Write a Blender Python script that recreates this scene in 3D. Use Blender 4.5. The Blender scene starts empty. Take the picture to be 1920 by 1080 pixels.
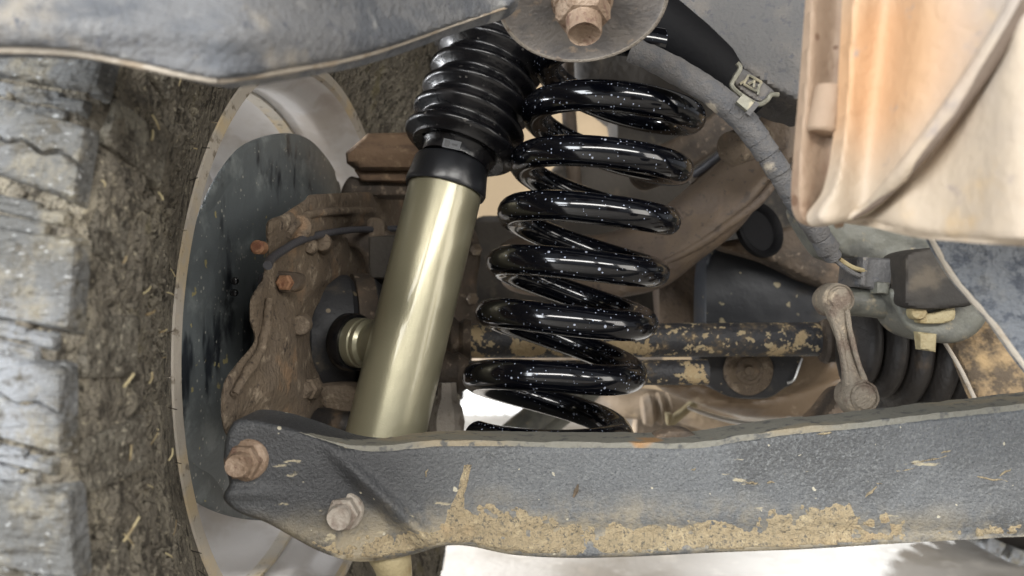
import bpy, bmesh, math, random
import numpy as np
from mathutils import Vector, Matrix, noise as mnoise

random.seed(7)
SC = bpy.context.scene
COL = SC.collection
H = 0.43                      # camera height above the workshop floor
F = 1440.0                    # focal length in photo pixels

# ------------------------------------------------------------------ camera
cam_d = bpy.data.cameras.new('camera')
cam_d.lens = 27.0; cam_d.sensor_width = 36.0
cam_d.clip_start = 0.01; cam_d.clip_end = 60
cam_d.dof.use_dof = True
cam_d.dof.focus_distance = 0.47
cam_d.dof.aperture_fstop = 8.5
cam = bpy.data.objects.new('camera', cam_d)
cam.location = (0, 0, H); cam.rotation_euler = (math.radians(90), 0, 0)
COL.objects.link(cam); SC.camera = cam

# ------------------------------------------------------------------ world and lamps (workshop)
world = bpy.data.worlds.new('World'); SC.world = world; world.use_nodes = True
bg = world.node_tree.nodes['Background']
bg.inputs[0].default_value = (0.90, 0.94, 1.0, 1); bg.inputs[1].default_value = 0.31

def area(name, loc, target, sx, sy, power, col):
    l = bpy.data.lights.new(name, 'AREA'); l.shape = 'RECTANGLE'
    l.size = sx; l.size_y = sy; l.energy = power; l.color = col
    o = bpy.data.objects.new(name, l); COL.objects.link(o)
    o.location = loc
    o.rotation_euler = (Vector(target) - Vector(loc)).to_track_quat('-Z', 'Y').to_euler()
    return o
area('window_lamp', (-1.7, -1.15, 0.95), (-0.1, 0.5, 0.4), 1.3, 0.9, 60, (0.93, 0.965, 1.0))
area('ceiling_tube_lamp', (0.35, -1.9, 1.45), (0.1, 0.5, 0.45), 3.4, 0.34, 78, (1.0, 0.97, 0.92))
area('doorway_lamp', (1.9, -0.55, 0.75), (0.3, 0.5, 0.4), 0.9, 0.9, 13, (1.0, 0.95, 0.88))
area('rear_ceiling_lamp', (0.3, 2.0, 2.2), (0.3, 1.5, 0.0), 1.6, 0.8, 20, (0.97, 0.98, 1.0))
area('street_side_lamp', (-1.5, 0.9, 0.55), (-0.2, 0.66, 0.45), 0.7, 0.7, 110, (0.95, 0.97, 1.0))
def spot(name, loc, target, power, ang, col):
    l = bpy.data.lights.new(name, 'SPOT'); l.energy = power; l.color = col; l.spot_size = math.radians(ang); l.spot_blend = .8; l.shadow_soft_size = .06
    o = bpy.data.objects.new(name, l); COL.objects.link(o); o.location = loc
    o.rotation_euler = (Vector(target) - Vector(loc)).to_track_quat('-Z', 'Y').to_euler()
spot('floor_pool_fill', (-.25, 2.3, 1.0), (-.10, 1.3, 0), 60, 20, (1, 1, 1))  # unseen spot added to make the bright pool on the rear floor
spot('ribbed_panel_fill', (-.1, 1.5, 1.3), (-.22, 2.62, .12), 70, 20, (1, 1, 1))  # unseen spot added only to brighten the ribbed panel
spot('bay_pool_fill', (1.0, 2.4, 1.0), (.60, 1.25, 0), 120, 26, (.95, .98, 1))  # unseen spot added for the second bright floor patch, at the right
SC.view_settings.view_transform = 'Standard'; SC.view_settings.look = 'None'
SC.view_settings.gamma = 1.0; SC.view_settings.exposure = 0.22
SC.render.engine = 'CYCLES'

# ------------------------------------------------------------------ helpers
def P(px, py, Y):
    return Vector(((px - 960) / F * Y, Y, H + (540 - py) / F * Y))
def PX(r_px, Y):
    return r_px * Y / F

def catmull(pts, n=8, closed=False):
    """Catmull-Rom through tuples; a point may be flagged 'c' to stay a corner"""
    raw = [p[:-1] if p[-1] == 'c' else p for p in pts]
    cor = [p[-1] == 'c' for p in pts]
    A = [np.array(p, float) for p in raw]; m = len(A); out = []
    rng = range(m) if closed else range(m - 1)
    for i in rng:
        p1, p2 = A[i], A[(i + 1) % m]
        if closed: p0, p3 = A[i - 1], A[(i + 2) % m]
        else: p0, p3 = A[max(i - 1, 0)], A[min(i + 2, m - 1)]
        if cor[i]: p0 = p1
        if cor[(i + 1) % m]: p3 = p2
        for k in range(n):
            t = k / n
            out.append(0.5 * (2 * p1 + (p2 - p0) * t + (2 * p0 - 5 * p1 + 4 * p2 - p3) * t * t + (3 * p1 - p0 - 3 * p2 + p3) * t ** 3))
    if not closed: out.append(A[-1])
    return out

def thing(name, label, cat, base, group=None):
    o = bpy.data.objects.new(name, None); COL.objects.link(o)
    o.location = Vector(base); o.empty_display_size = 0.03
    o['label'] = label; o['category'] = cat
    if group: o['group'] = group
    o['base'] = tuple(o.location)
    return o

def build(name, geo, mat, parent=None, smooth=True, angle=38, label=None, kind=None, cat=None):
    V, Fc = geo
    base = Vector((0, 0, 0))
    q = parent
    while q is not None:
        if 'base' in q.keys(): base = Vector(q['base']); break
        q = q.parent
    me = bpy.data.meshes.new(name)
    me.from_pydata([tuple(Vector(v) - base) for v in V], [], [tuple(f) for f in Fc])
    me.validate()
    bm = bmesh.new(); bm.from_mesh(me)
    bmesh.ops.recalc_face_normals(bm, faces=bm.faces)
    bm.to_mesh(me); bm.free()
    if smooth:
        me.polygons.foreach_set('use_smooth', [True] * len(me.polygons))
        me.set_sharp_from_angle(angle=math.radians(angle))
    me.materials.append(mat)
    o = bpy.data.objects.new(name, me); COL.objects.link(o)
    if parent: o.parent = parent
    if label: o['label'] = label
    if kind: o['kind'] = kind
    if cat: o['category'] = cat
    return o

def merge(*geos):
    V, Fc = [], []
    for v, f in geos:
        n = len(V); V += list(v); Fc += [tuple(i + n for i in q) for q in f]
    return V, Fc

def box(c, sx, sy, sz, rot=None):
    V = []
    for x in (-1, 1):
        for y in (-1, 1):
            for z in (-1, 1):
                v = Vector((x * sx / 2, y * sy / 2, z * sz / 2))
                if rot: v = rot @ v
                V.append(Vector(c) + v)
    return V, [(0, 1, 3, 2), (4, 6, 7, 5), (0, 4, 5, 1), (2, 3, 7, 6), (0, 2, 6, 4), (1, 5, 7, 3)]

def axes(d):
    d = Vector(d).normalized()
    u = d.cross(Vector((0, 0, 1)))
    if u.length < 1e-3: u = d.cross(Vector((1, 0, 0)))
    u.normalize(); w = d.cross(u).normalized()
    return d, u, w

def lathe(p0, d, prof, seg=48, jitter=0.0, jscale=60):
    """prof: (s along d, radius)"""
    d, u, w = axes(d); p0 = Vector(p0); V = []; Fc = []
    for s, r in prof:
        for k in range(seg):
            a = 2 * math.pi * k / seg
            rr = max(r, 1e-5)
            v = p0 + d * s + (u * math.cos(a) + w * math.sin(a)) * rr
            if jitter: v = v + (v - p0 - d * s).normalized() * mnoise.noise(v * jscale) * jitter
            V.append(v)
    n = len(prof)
    for i in range(n - 1):
        for k in range(seg):
            k2 = (k + 1) % seg
            Fc.append((i * seg + k, i * seg + k2, (i + 1) * seg + k2, (i + 1) * seg + k))
    Fc.append(tuple(range(seg)))
    Fc.append(tuple((n - 1) * seg + k for k in range(seg)))
    return V, Fc

def tube(pts, rad, seg=16, n=6, jitter=0.0, jscale=80, flat=1.0):
    """pts: world Vectors; rad: number or list per control point"""
    if not isinstance(rad, (list, tuple)): rad = [rad] * len(pts)
    C = [tuple(p) + (r,) for p, r in zip(pts, rad)]
    C = catmull(C, n) if n > 1 else [np.array(c) for c in C]
    pos = [Vector(c[:3]) for c in C]; rr = [c[3] for c in C]
    V = []; Fc = []; u = None
    for i, p in enumerate(pos):
        t = (pos[min(i + 1, len(pos) - 1)] - pos[max(i - 1, 0)]).normalized()
        if u is None: _, u, _ = axes(t)
        u = (u - t * u.dot(t)).normalized(); w = t.cross(u)
        for k in range(seg):
            a = 2 * math.pi * k / seg
            dirv = u * math.cos(a) + w * math.sin(a) * flat
            v = p + dirv * rr[i]
            if jitter: v = v + dirv * mnoise.noise(v * jscale) * jitter
            V.append(v)
    for i in range(len(pos) - 1):
        for k in range(seg):
            k2 = (k + 1) % seg
            Fc.append((i * seg + k, i * seg + k2, (i + 1) * seg + k2, (i + 1) * seg + k))
    Fc.append(tuple(range(seg))); Fc.append(tuple((len(pos) - 1) * seg + k for k in range(seg)))
    return V, Fc

def poly_dist(X, Yv, poly):
    """inside mask, distance and nearest boundary point"""
    A = poly; B = np.roll(poly, -1, axis=0)
    px = X[:, None]; py = Yv[:, None]
    dx = (B - A)[:, 0][None]; dy = (B - A)[:, 1][None]
    L = dx * dx + dy * dy + 1e-9
    t = np.clip(((px - A[:, 0]) * dx + (py - A[:, 1]) * dy) / L, 0, 1)
    qx = A[:, 0] + t * dx; qy = A[:, 1] + t * dy
    D = (px - qx) ** 2 + (py - qy) ** 2
    i = D.argmin(1); r = np.arange(len(X))
    cond = (A[:, 1][None] > py) != (B[:, 1][None] > py)
    xi = A[:, 0] + (py - A[:, 1]) / np.where(abs(dy) < 1e-9, 1e-9, dy) * dx
    inside = (cond & (px < xi)).sum(1) % 2 == 1
    return inside, np.sqrt(D[r, i]), qx[r, i], qy[r, i]

def cast(outline, Y, thick, rnd=10, cell=6, relief=None, amp=0.0, scale=60, smooth=8, hscale=1.0):
    """a solid slab with the given outline (photo pixels), lying on depth Y (number or function),
       rounded edges, cast relief and real thickness"""
    poly = np.array(catmull(outline, smooth, True)) if smooth else np.array([p[:2] for p in outline], float)
    x0, y0 = poly.min(0) - cell; x1, y1 = poly.max(0) + cell
    gx = np.arange(x0, x1 + cell, cell); gy = np.arange(y0, y1 + cell, cell)
    nx, ny = len(gx), len(gy)
    XX, YY = np.meshgrid(gx, gy); X = XX.ravel(); Z = YY.ravel()
    inside, D, qx, qy = poly_dist(X, Z, poly)
    ins = inside.reshape(ny, nx)
    keep = ins[:-1, :-1] | ins[1:, :-1] | ins[:-1, 1:] | ins[1:, 1:]
    X = np.where(inside, X, qx); Z = np.where(inside, Z, qy); D = np.where(inside, D, 0)
    Yf = Y(X, Z) if callable(Y) else np.full_like(X, Y)
    t = np.clip(D / rnd, 0, 1)
    off = (1 - np.sqrt(np.clip(1 - (1 - t) ** 2, 0, 1))) * rnd * Yf / F * hscale
    if relief is not None: off = off - relief(X, Z) * np.clip(D / 3, 0, 1)
    ids = {}; V = []; front = []
    def vid(k):
        if k not in ids:
            yy = Yf[k] + off[k]; v = P(X[k], Z[k], yy)
            if amp and D[k] > 0:
                a = amp * (mnoise.noise(v * scale) + 0.5 * mnoise.noise(v * scale * 2.3)) * min(1, D[k] / 8)
                v = P(X[k], Z[k], yy - a)
            ids[k] = len(V); V.append(v)
        return ids[k]
    jj, ii = np.nonzero(keep)
    for j, i in zip(jj, ii):
        k = j * nx + i
        front.append((vid(k), vid(k + 1), vid(k + nx + 1), vid(k + nx)))
    n = len(V); inv = {v: k for k, v in ids.items()}
    for m in range(n):
        k = inv[m]
        V.append(P(X[k], Z[k], Yf[k]) + Vector((0, thick, 0)))
    Fc = list(front) + [tuple(i + n for i in reversed(f)) for f in front]
    ec = {}
    for f in front:
        for a, b in zip(f, f[1:] + f[:1]):
            if (b, a) in ec: del ec[(b, a)]
            else: ec[(a, b)] = 1
    for a, b in ec: Fc.append((b, a, a + n, b + n))
    return V, Fc

def fbm(v, s, o=4):
    return mnoise.fractal(v * s, 1.0, 2.0, o)

# ------------------------------------------------------------------ materials
def lin(c):
    f = lambda v: v / 12.92 if v <= 0.04045 else ((v + 0.055) / 1.055) ** 2.4
    return tuple(f(x / 255.0) for x in c)

def material(name, base, rough=0.6, metal=0.0, layers=(), bump=(), coat=0.0, spec=0.5, aniso=None):
    """layers: dicts (col, kind noise|spots|sphere, scale, lo, hi, stretch, rough, detail, dist)"""
    m = bpy.data.materials.new(name); m.use_nodes = True
    nt = m.node_tree; N = nt.nodes; L = nt.links
    b = N['Principled BSDF']
    geo = N.new('ShaderNodeNewGeometry')
    def vec(stretch, warp, wscale):
        out = geo.outputs['Position']
        if warp:
            nz = N.new('ShaderNodeTexNoise'); nz.inputs['Scale'].default_value = wscale; nz.inputs['Detail'].default_value = 3
            L.new(out, nz.inputs['Vector'])
            s = N.new('ShaderNodeVectorMath'); s.operation = 'SUBTRACT'; s.inputs[1].default_value = (.5, .5, .5)
            L.new(nz.outputs['Color'], s.inputs[0])
            sc = N.new('ShaderNodeVectorMath'); sc.operation = 'SCALE'; sc.inputs['Scale'].default_value = warp
            L.new(s.outputs[0], sc.inputs[0])
            ad = N.new('ShaderNodeVectorMath'); L.new(out, ad.inputs[0]); L.new(sc.outputs[0], ad.inputs[1]); out = ad.outputs[0]
        if stretch != (1, 1, 1):
            mp = N.new('ShaderNodeMapping')
            if len(stretch) > 3: mp.inputs['Rotation'].default_value = (0, math.radians(stretch[3]), 0)
            mp.inputs['Scale'].default_value = stretch[:3]
            L.new(out, mp.inputs['Vector']); out = mp.outputs[0]
        return out
    def factor(l):
        kind = l.get('kind', 'noise')
        vo = vec(l.get('stretch', (1, 1, 1)), l.get('warp', 0), l.get('wscale', 60))
        mr = N.new('ShaderNodeMapRange'); mr.interpolation_type = 'SMOOTHSTEP'
        mr.inputs['From Min'].default_value = l['lo']; mr.inputs['From Max'].default_value = l['hi']
        mr.inputs['To Max'].default_value = l.get('amt', 1.0)
        if kind == 'noise':
            t = N.new('ShaderNodeTexNoise'); t.inputs['Scale'].default_value = l['scale']
            t.inputs['Detail'].default_value = l.get('detail', 4); t.inputs['Roughness'].default_value = l.get('nrough', 0.58)
            L.new(vo, t.inputs['Vector']); L.new(t.outputs['Fac'], mr.inputs['Value'])
        elif kind == 'spots':
            t = N.new('ShaderNodeTexVoronoi'); t.inputs['Scale'].default_value = l['scale']
            L.new(vo, t.inputs['Vector'])
            sep = N.new('ShaderNodeSeparateColor'); L.new(t.outputs['Color'], sep.inputs[0])
            pw = N.new('ShaderNodeMath'); pw.operation = 'POWER'; pw.inputs[1].default_value = l.get('rare', 2.0)
            L.new(sep.outputs[0], pw.inputs[0])
            dv = N.new('ShaderNodeMath'); dv.operation = 'DIVIDE'
            L.new(t.outputs['Distance'], dv.inputs[0]); 
            mx = N.new('ShaderNodeMath'); mx.operation = 'MAXIMUM'; mx.inputs[1].default_value = 0.02
            L.new(pw.outputs[0], mx.inputs[0]); L.new(mx.outputs[0], dv.inputs[1])
            L.new(dv.outputs[0], mr.inputs['Value'])
        elif kind == 'height':
            sx = N.new('ShaderNodeSeparateXYZ'); L.new(vo, sx.inputs[0]); L.new(sx.outputs[2], mr.inputs['Value'])
        else:
            d = N.new('ShaderNodeVectorMath'); d.operation = 'DISTANCE'
            L.new(vo, d.inputs[0]); d.inputs[1].default_value = l['center']
            L.new(d.outputs['Value'], mr.inputs['Value'])
        out = mr.outputs['Result']
        if 'mask' in l:
            f2 = factor(l['mask'])
            mu = N.new('ShaderNodeMath'); mu.operation = 'MULTIPLY'; L.new(out, mu.inputs[0]); L.new(f2, mu.inputs[1]); out = mu.outputs[0]
        return out
    col = None; rg = None; mt = None
    def mixf(a_sock, a_val, b_val, fac):
        mx = N.new('ShaderNodeMix'); mx.data_type = 'FLOAT'
        if a_sock: L.new(a_sock, mx.inputs[2])
        else: mx.inputs[2].default_value = a_val
        mx.inputs[3].default_value = b_val; L.new(fac, mx.inputs[0]); return mx.outputs[0]
    for l in layers:
        fac = factor(l)
        mx = N.new('ShaderNodeMix'); mx.data_type = 'RGBA'
        if col: L.new(col, mx.inputs[6])
        else: mx.inputs[6].default_value = (*base, 1)
        mx.inputs[7].default_value = (*l['col'], 1)
        L.new(fac, mx.inputs[0]); col = mx.outputs[2]
        if 'rough' in l: rg = mixf(rg, rough, l['rough'], fac)
        if metal > 0 and 'metal' in l: mt = mixf(mt, metal, l['metal'], fac)
    if col: L.new(col, b.inputs['Base Color'])
    else: b.inputs['Base Color'].default_value = (*base, 1)
    if rg: L.new(rg, b.inputs['Roughness'])
    else: b.inputs['Roughness'].default_value = rough
    if mt: L.new(mt, b.inputs['Metallic'])
    else: b.inputs['Metallic'].default_value = metal
    b.inputs['Coat Weight'].default_value = coat
    if coat: b.inputs['Coat Roughness'].default_value = 0.06
    b.inputs['Specular IOR Level'].default_value = spec
    prev = None
    for sc, dist, *st in bump:
        t = N.new('ShaderNodeTexNoise'); t.inputs['Scale'].default_value = sc; t.inputs['Detail'].default_value = 3
        L.new(vec(st[0] if st else (1, 1, 1), 0, 1), t.inputs['Vector'])
        bp = N.new('ShaderNodeBump'); bp.inputs['Strength'].default_value = 1.0; bp.inputs['Distance'].default_value = dist
        L.new(t.outputs['Fac'], bp.inputs['Height'])
        if prev: L.new(prev, bp.inputs['Normal'])
        prev = bp.outputs['Normal']
    if prev: L.new(prev, b.inputs['Normal'])
    return m

M = {}
dust = lin((150, 146, 138))
M['block'] = material('tyre_block_rubber', lin((88, 88, 86)), 0.7, layers=[
    dict(col=lin((134, 137, 141)), scale=13, lo=.42, hi=.62),
    dict(col=lin((124, 118, 103)), scale=34, detail=6, lo=.47, hi=.66, nrough=.75),
    dict(col=lin((76, 71, 61)), scale=60, lo=.52, hi=.68, nrough=.75),
    dict(col=lin((170, 172, 172)), scale=300, lo=.60, hi=.74, stretch=(1, 1, 2.5))], bump=[(300, .0022), (60, .004), (120, .003, (.4, 1, 2.5))])
M['carcass'] = material('muddy_tyre_rubber', lin((106, 100, 89)), 0.9, layers=[
    dict(col=lin((140, 133, 117)), scale=60, lo=.44, hi=.62, nrough=.75, stretch=(1.3, 1.3, .6)),
    dict(col=lin((60, 55, 47)), scale=120, lo=.49, hi=.60, nrough=.75, stretch=(1.3, 1.3, .6)),
    dict(col=lin((156, 148, 128)), scale=260, lo=.57, hi=.68, nrough=.7),
    dict(col=lin((108, 101, 78)), scale=25, lo=.60, hi=.72)], bump=[(190, .006), (560, .002)])
M['rim'] = material('dusty_rim_lip', lin((178, 170, 158)), 0.55, layers=[
    dict(col=lin((192, 174, 142)), scale=22, lo=.46, hi=.62), dict(col=lin((120, 110, 96)), scale=120, lo=.58, hi=.7)], bump=[(300, .0006)])
M['barrel'] = material('dusty_alloy_barrel', lin((204, 201, 199)), 0.42, 0.5, layers=[
    dict(col=lin((180, 172, 164)), scale=14, lo=.42, hi=.62, rough=.7, metal=.1)], bump=[(200, .0002)])
M['shield'] = material('blue_grey_shield_paint', lin((98, 104, 106)), 0.45, layers=[
    dict(col=lin((44, 48, 53)), scale=38, lo=.55, hi=.65, stretch=(1, 1, .3), rough=.3),
    dict(col=lin((124, 130, 130)), scale=40, lo=.52, hi=.70, nrough=.65),
    dict(col=lin((160, 160, 152)), kind='spots', scale=330, lo=.42, hi=.3, rare=6),
    dict(col=lin((160, 150, 108)), kind='spots', scale=120, lo=.42, hi=.3, rare=9, warp=.012, wscale=160)], bump=[(140, .0006)])
M['rust'] = material('rusty_cast_iron', lin((100, 87, 72)), 0.8, layers=[
    dict(col=lin((98, 86, 73)), scale=40, lo=.45, hi=.62),
    dict(col=lin((126, 103, 80)), scale=32, lo=.58, hi=.70),
    dict(col=lin((142, 128, 110)), scale=70, lo=.55, hi=.70, nrough=.65),
    dict(col=lin((66, 56, 48)), scale=190, lo=.58, hi=.68, nrough=.65)], bump=[(420, .0016), (110, .0018)])
M['rust_dark'] = material('dark_brown_rust', lin((78, 67, 56)), 0.75, layers=[
    dict(col=lin((58, 50, 43)), scale=25, lo=.45, hi=.62),
    dict(col=lin((112, 94, 76)), scale=18, lo=.54, hi=.7),
    dict(col=lin((126, 112, 96)), scale=120, lo=.58, hi=.72)], bump=[(300, .001), (60, .002)])
M['block_rust'] = material('brown_dusty_rubber', lin((116, 94, 74)), 0.85, layers=[
    dict(col=lin((90, 72, 58)), scale=30, lo=.45, hi=.65, stretch=(1, 1, 3)),
    dict(col=lin((138, 116, 92)), scale=120, lo=.55, hi=.7)], bump=[(350, .001)])
M['gold'] = material('champagne_metallic_paint', lin((136, 132, 110)), 0.33, 0.5, coat=.35, layers=[
    dict(col=lin((146, 141, 118)), scale=9, lo=.40, hi=.75)], bump=[(26, .0004), (900, .00008)])
M['boot'] = material('black_rubber_boot', lin((15, 15, 18)), 0.27, layers=[
    dict(col=lin((80, 78, 76)), kind='spots', scale=260, lo=.4, hi=.3, rare=7),
    dict(col=lin((32, 30, 31)), scale=30, lo=.52, hi=.7, rough=.42)], bump=[(200, .0003)])
M['collar'] = material('black_plastic_collar', lin((30, 31, 34)), 0.28, bump=[(150, .0002)])
M['coil'] = material('gloss_black_coil_paint', lin((5, 6, 11)), 0.14, coat=.45, spec=.42, layers=[
    dict(col=lin((150, 156, 170)), kind='spots', scale=260, lo=.32, hi=.20, rare=7, rough=.7),
    dict(col=lin((150, 158, 176)), kind='spots', scale=520, lo=.36, hi=.25, rare=4.5, rough=.7)])
M['black_ring'] = material('black_bush_rubber', lin((16, 16, 18)), 0.25)
M['arm'] = material('slate_arm_paint', lin((89, 91, 93)), 0.48, layers=[
    dict(col=lin((70, 71, 72)), scale=13, lo=.44, hi=.64),
    dict(col=lin((108, 110, 110)), scale=620, lo=.46, hi=.70, nrough=.7),
    dict(col=lin((58, 61, 66)), scale=900, lo=.52, hi=.70, nrough=.7),
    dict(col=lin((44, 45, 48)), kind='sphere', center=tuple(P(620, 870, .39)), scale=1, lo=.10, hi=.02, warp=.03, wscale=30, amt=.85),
    dict(col=lin((150, 139, 116)), scale=40, lo=.36, hi=.62, nrough=.75, amt=.8, mask=dict(kind='height', lo=.322, hi=.292, warp=.016, wscale=55)),
    dict(col=lin((168, 158, 132)), scale=120, lo=.66, hi=.72, nrough=.6, stretch=(.35, 1, 1.2, 18), amt=.8),
    dict(col=lin((170, 164, 146)), kind='spots', scale=260, lo=.4, hi=.3, rare=45, warp=.004, wscale=200)],
    bump=[(560, .0009), (1200, .0005)])
M['arm_edge'] = material('scraped_arm_flange', lin((116, 114, 105)), 0.65, layers=[
    dict(col=lin((134, 124, 104)), scale=30, lo=.50, hi=.64, stretch=(.3, 1, 1)),
    dict(col=lin((84, 84, 82)), scale=150, lo=.54, hi=.66),
    dict(col=lin((150, 116, 78)), scale=18, lo=.62, hi=.70)], bump=[(400, .001)])
M['mud'] = material('dry_yellow_mud', lin((158, 143, 115)), 0.95, layers=[
    dict(col=lin((146, 133, 108)), scale=120, lo=.44, hi=.64, nrough=.75),
    dict(col=lin((178, 163, 133)), scale=90, lo=.50, hi=.70, nrough=.7),
    dict(col=lin((98, 94, 86)), scale=430, lo=.51, hi=.66, nrough=.75),
    dict(col=lin((170, 148, 114)), scale=22, lo=.56, hi=.7)], bump=[(500, .0022), (1500, .0010)])
M['frame'] = material('dusty_blue_grey_frame', lin((100, 101, 103)), 0.7, layers=[
    dict(col=lin((80, 83, 88)), scale=26, lo=.46, hi=.62, nrough=.68, stretch=(.6, 1, 1.2)),
    dict(col=lin((140, 134, 124)), scale=18, lo=.55, hi=.68),
    dict(col=lin((80, 82, 88)), scale=190, lo=.56, hi=.68, nrough=.72),
    dict(col=lin((132, 132, 131)), scale=60, lo=.56, hi=.72)], bump=[(260, .0014), (700, .0006)])
M['lip'] = material('pale_dust_lip', lin((172, 163, 150)), 0.8, layers=[
    dict(col=lin((150, 136, 118)), scale=60, lo=.5, hi=.66)], bump=[(500, .0006)])
M['washer'] = material('taupe_washer_steel', lin((134, 129, 125)), 0.5, layers=[
    dict(col=lin((114, 111, 110)), scale=50, lo=.46, hi=.62), dict(col=lin((168, 152, 136)), scale=110, lo=.58, hi=.7)], bump=[(400, .0006)])
M['bolt'] = material('pinkish_rust_bolt', lin((128, 108, 90)), 0.65, layers=[
    dict(col=lin((152, 133, 115)), scale=70, lo=.48, hi=.64), dict(col=lin((108, 84, 70)), scale=150, lo=.53, hi=.64)], bump=[(500, .0012)])
M['bolt_grey'] = material('dusty_grey_bolt', lin((150, 142, 132)), 0.6, layers=[
    dict(col=lin((120, 108, 98)), scale=100, lo=.5, hi=.66)], bump=[(500, .001)])
M['bolt_orange'] = material('orange_rust_bolt', lin((146, 108, 80)), 0.75, layers=[
    dict(col=lin((112, 72, 52)), scale=160, lo=.5, hi=.64)], bump=[(600, .001)])
M['near'] = material('orange_rust_tow_bracket', lin((176, 161, 142)), 0.65, layers=[
    dict(col=lin((160, 149, 138)), scale=12, lo=.45, hi=.62),
    dict(col=lin((186, 148, 112)), kind='sphere', center=tuple(P(1640, 110, .27)), scale=1, lo=.050, hi=.012, stretch=(1, 1, 1), warp=.02, wscale=25),
    dict(col=lin((188, 162, 124)), scale=24, lo=.55, hi=.72),
    dict(col=lin((150, 138, 130)), scale=70, lo=.58, hi=.72, nrough=.7)], bump=[(200, .0008)])
M['near_flange'] = material('brown_rust_flange', lin((148, 127, 107)), 0.7, layers=[
    dict(col=lin((126, 101, 82)), scale=30, lo=.48, hi=.66), dict(col=lin((110, 84, 66)), kind='spots', scale=120, lo=.4, hi=.3, rare=5)], bump=[(260, .0006)])
M['seam'] = material('recessed_seam_shade', lin((104, 90, 78)), 0.85, bump=[(300, .0008)])  # dark colour stands in for the shade of a recessed seam
M['panel'] = material('dusty_slate_panel', lin((108, 112, 117)), 0.7, layers=[
    dict(col=lin((72, 77, 86)), scale=150, lo=.48, hi=.62, nrough=.72), dict(col=lin((128, 127, 122)), scale=30, lo=.52, hi=.7)], bump=[(420, .0018)])
M['tan'] = material('tan_mud_panel', lin((150, 128, 98)), 0.9, layers=[
    dict(col=lin((96, 84, 70)), scale=40, lo=.46, hi=.58, nrough=.7), dict(col=lin((176, 150, 112)), scale=30, lo=.55, hi=.7)], bump=[(260, .0015)])
M['rail'] = material('grey_chassis_paint', lin((82, 81, 81)), 0.6, layers=[
    dict(col=lin((100, 95, 90)), scale=25, lo=.48, hi=.66), dict(col=lin((72, 72, 76)), scale=200, lo=.55, hi=.66)], bump=[(420, .0008)])
M['loom'] = material('grey_cloth_loom', lin((94, 92, 91)), 0.9, layers=[
    dict(col=lin((84, 84, 86)), scale=120, lo=.48, hi=.62), dict(col=lin((168, 158, 142)), scale=45, lo=.58, hi=.7)], bump=[(900, .001), (260, .001)])
M['clip'] = material('dull_clip_steel', lin((120, 118, 106)), 0.45, 0.3, layers=[
    dict(col=lin((158, 150, 128)), scale=60, lo=.52, hi=.66)], bump=[(400, .0004)])
M['member'] = material('brown_member_steel', lin((96, 82, 68)), 0.62, layers=[
    dict(col=lin((86, 74, 64)), scale=20, lo=.46, hi=.62), dict(col=lin((116, 97, 78)), scale=14, lo=.55, hi=.7),
    dict(col=lin((72, 62, 54)), scale=140, lo=.58, hi=.68)], bump=[(300, .001)])
M['shade'] = material('shaded_inner_panel', lin((60, 55, 49)), 0.75, layers=[  # shadow put into the colour: inner panels darkened to deepen it
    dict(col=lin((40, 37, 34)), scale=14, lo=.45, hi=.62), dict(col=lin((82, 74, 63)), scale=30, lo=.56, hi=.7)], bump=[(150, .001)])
M['black_panel'] = material('black_spattered_plate', lin((25, 28, 34)), 0.55, layers=[
    dict(col=lin((48, 43, 37)), scale=14, lo=.52, hi=.66),
    dict(col=lin((136, 126, 100)), kind='spots', scale=90, lo=.5, hi=.35, rare=3, warp=.012, wscale=110)], bump=[(120, .0006)])
M['shaft'] = material('mud_spattered_shaft', lin((50, 50, 53)), 0.55, layers=[
    dict(col=lin((104, 92, 74)), scale=60, lo=.48, hi=.64, nrough=.75, detail=7, rough=.9),
    dict(col=lin((168, 148, 114)), scale=30, lo=.535, hi=.57, nrough=.70, detail=6, rough=.9),
    dict(col=lin((172, 156, 124)), kind='spots', scale=150, lo=.55, hi=.40, rare=1.8, warp=.026, wscale=130, rough=.9, stretch=(.6, 1, 1, 25)),
    dict(col=lin((176, 144, 100)), scale=18, lo=.60, hi=.64, nrough=.7, detail=8, rough=.9)], bump=[(300, .0012)])
M['link'] = material('taupe_cast_link', lin((128, 118, 104)), 0.7, layers=[
    dict(col=lin((106, 92, 80)), scale=70, lo=.48, hi=.64), dict(col=lin((156, 142, 122)), scale=120, lo=.55, hi=.7)], bump=[(700, .0014)])
M['grey_green'] = material('grey_green_bar_paint', lin((100, 100, 92)), 0.55, layers=[
    dict(col=lin((80, 80, 76)), scale=40, lo=.46, hi=.64), dict(col=lin((130, 120, 100)), scale=90, lo=.58, hi=.7)], bump=[(300, .0006)])
M['old_boot'] = material('aged_rubber_boot', lin((36, 32, 29)), 0.6, layers=[
    dict(col=lin((78, 64, 49)), scale=24, lo=.54, hi=.66), dict(col=lin((24, 22, 22)), scale=40, lo=.56, hi=.7)], bump=[(260, .0008)])
M['cv'] = material('dark_hub_rubber', lin((44, 44, 46)), 0.6, layers=[
    dict(col=lin((70, 65, 58)), scale=60, lo=.56, hi=.7), dict(col=lin((120, 108, 88)), kind='spots', scale=130, lo=.4, hi=.3, rare=5)], bump=[(300, .0006)])
M['yellow'] = material('yellow_zinc_tab', lin((150, 138, 106)), 0.6, layers=[
    dict(col=lin((136, 120, 86)), scale=80, lo=.48, hi=.64)], bump=[(400, .0008)])
M['pale_pipe'] = material('pale_dusty_sump', lin((120, 102, 82)), 0.42, layers=[
    dict(col=lin((100, 83, 64)), scale=14, lo=.46, hi=.62), dict(col=lin((158, 142, 120)), scale=30, lo=.60, hi=.7)], bump=[(150, .0008)])
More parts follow.
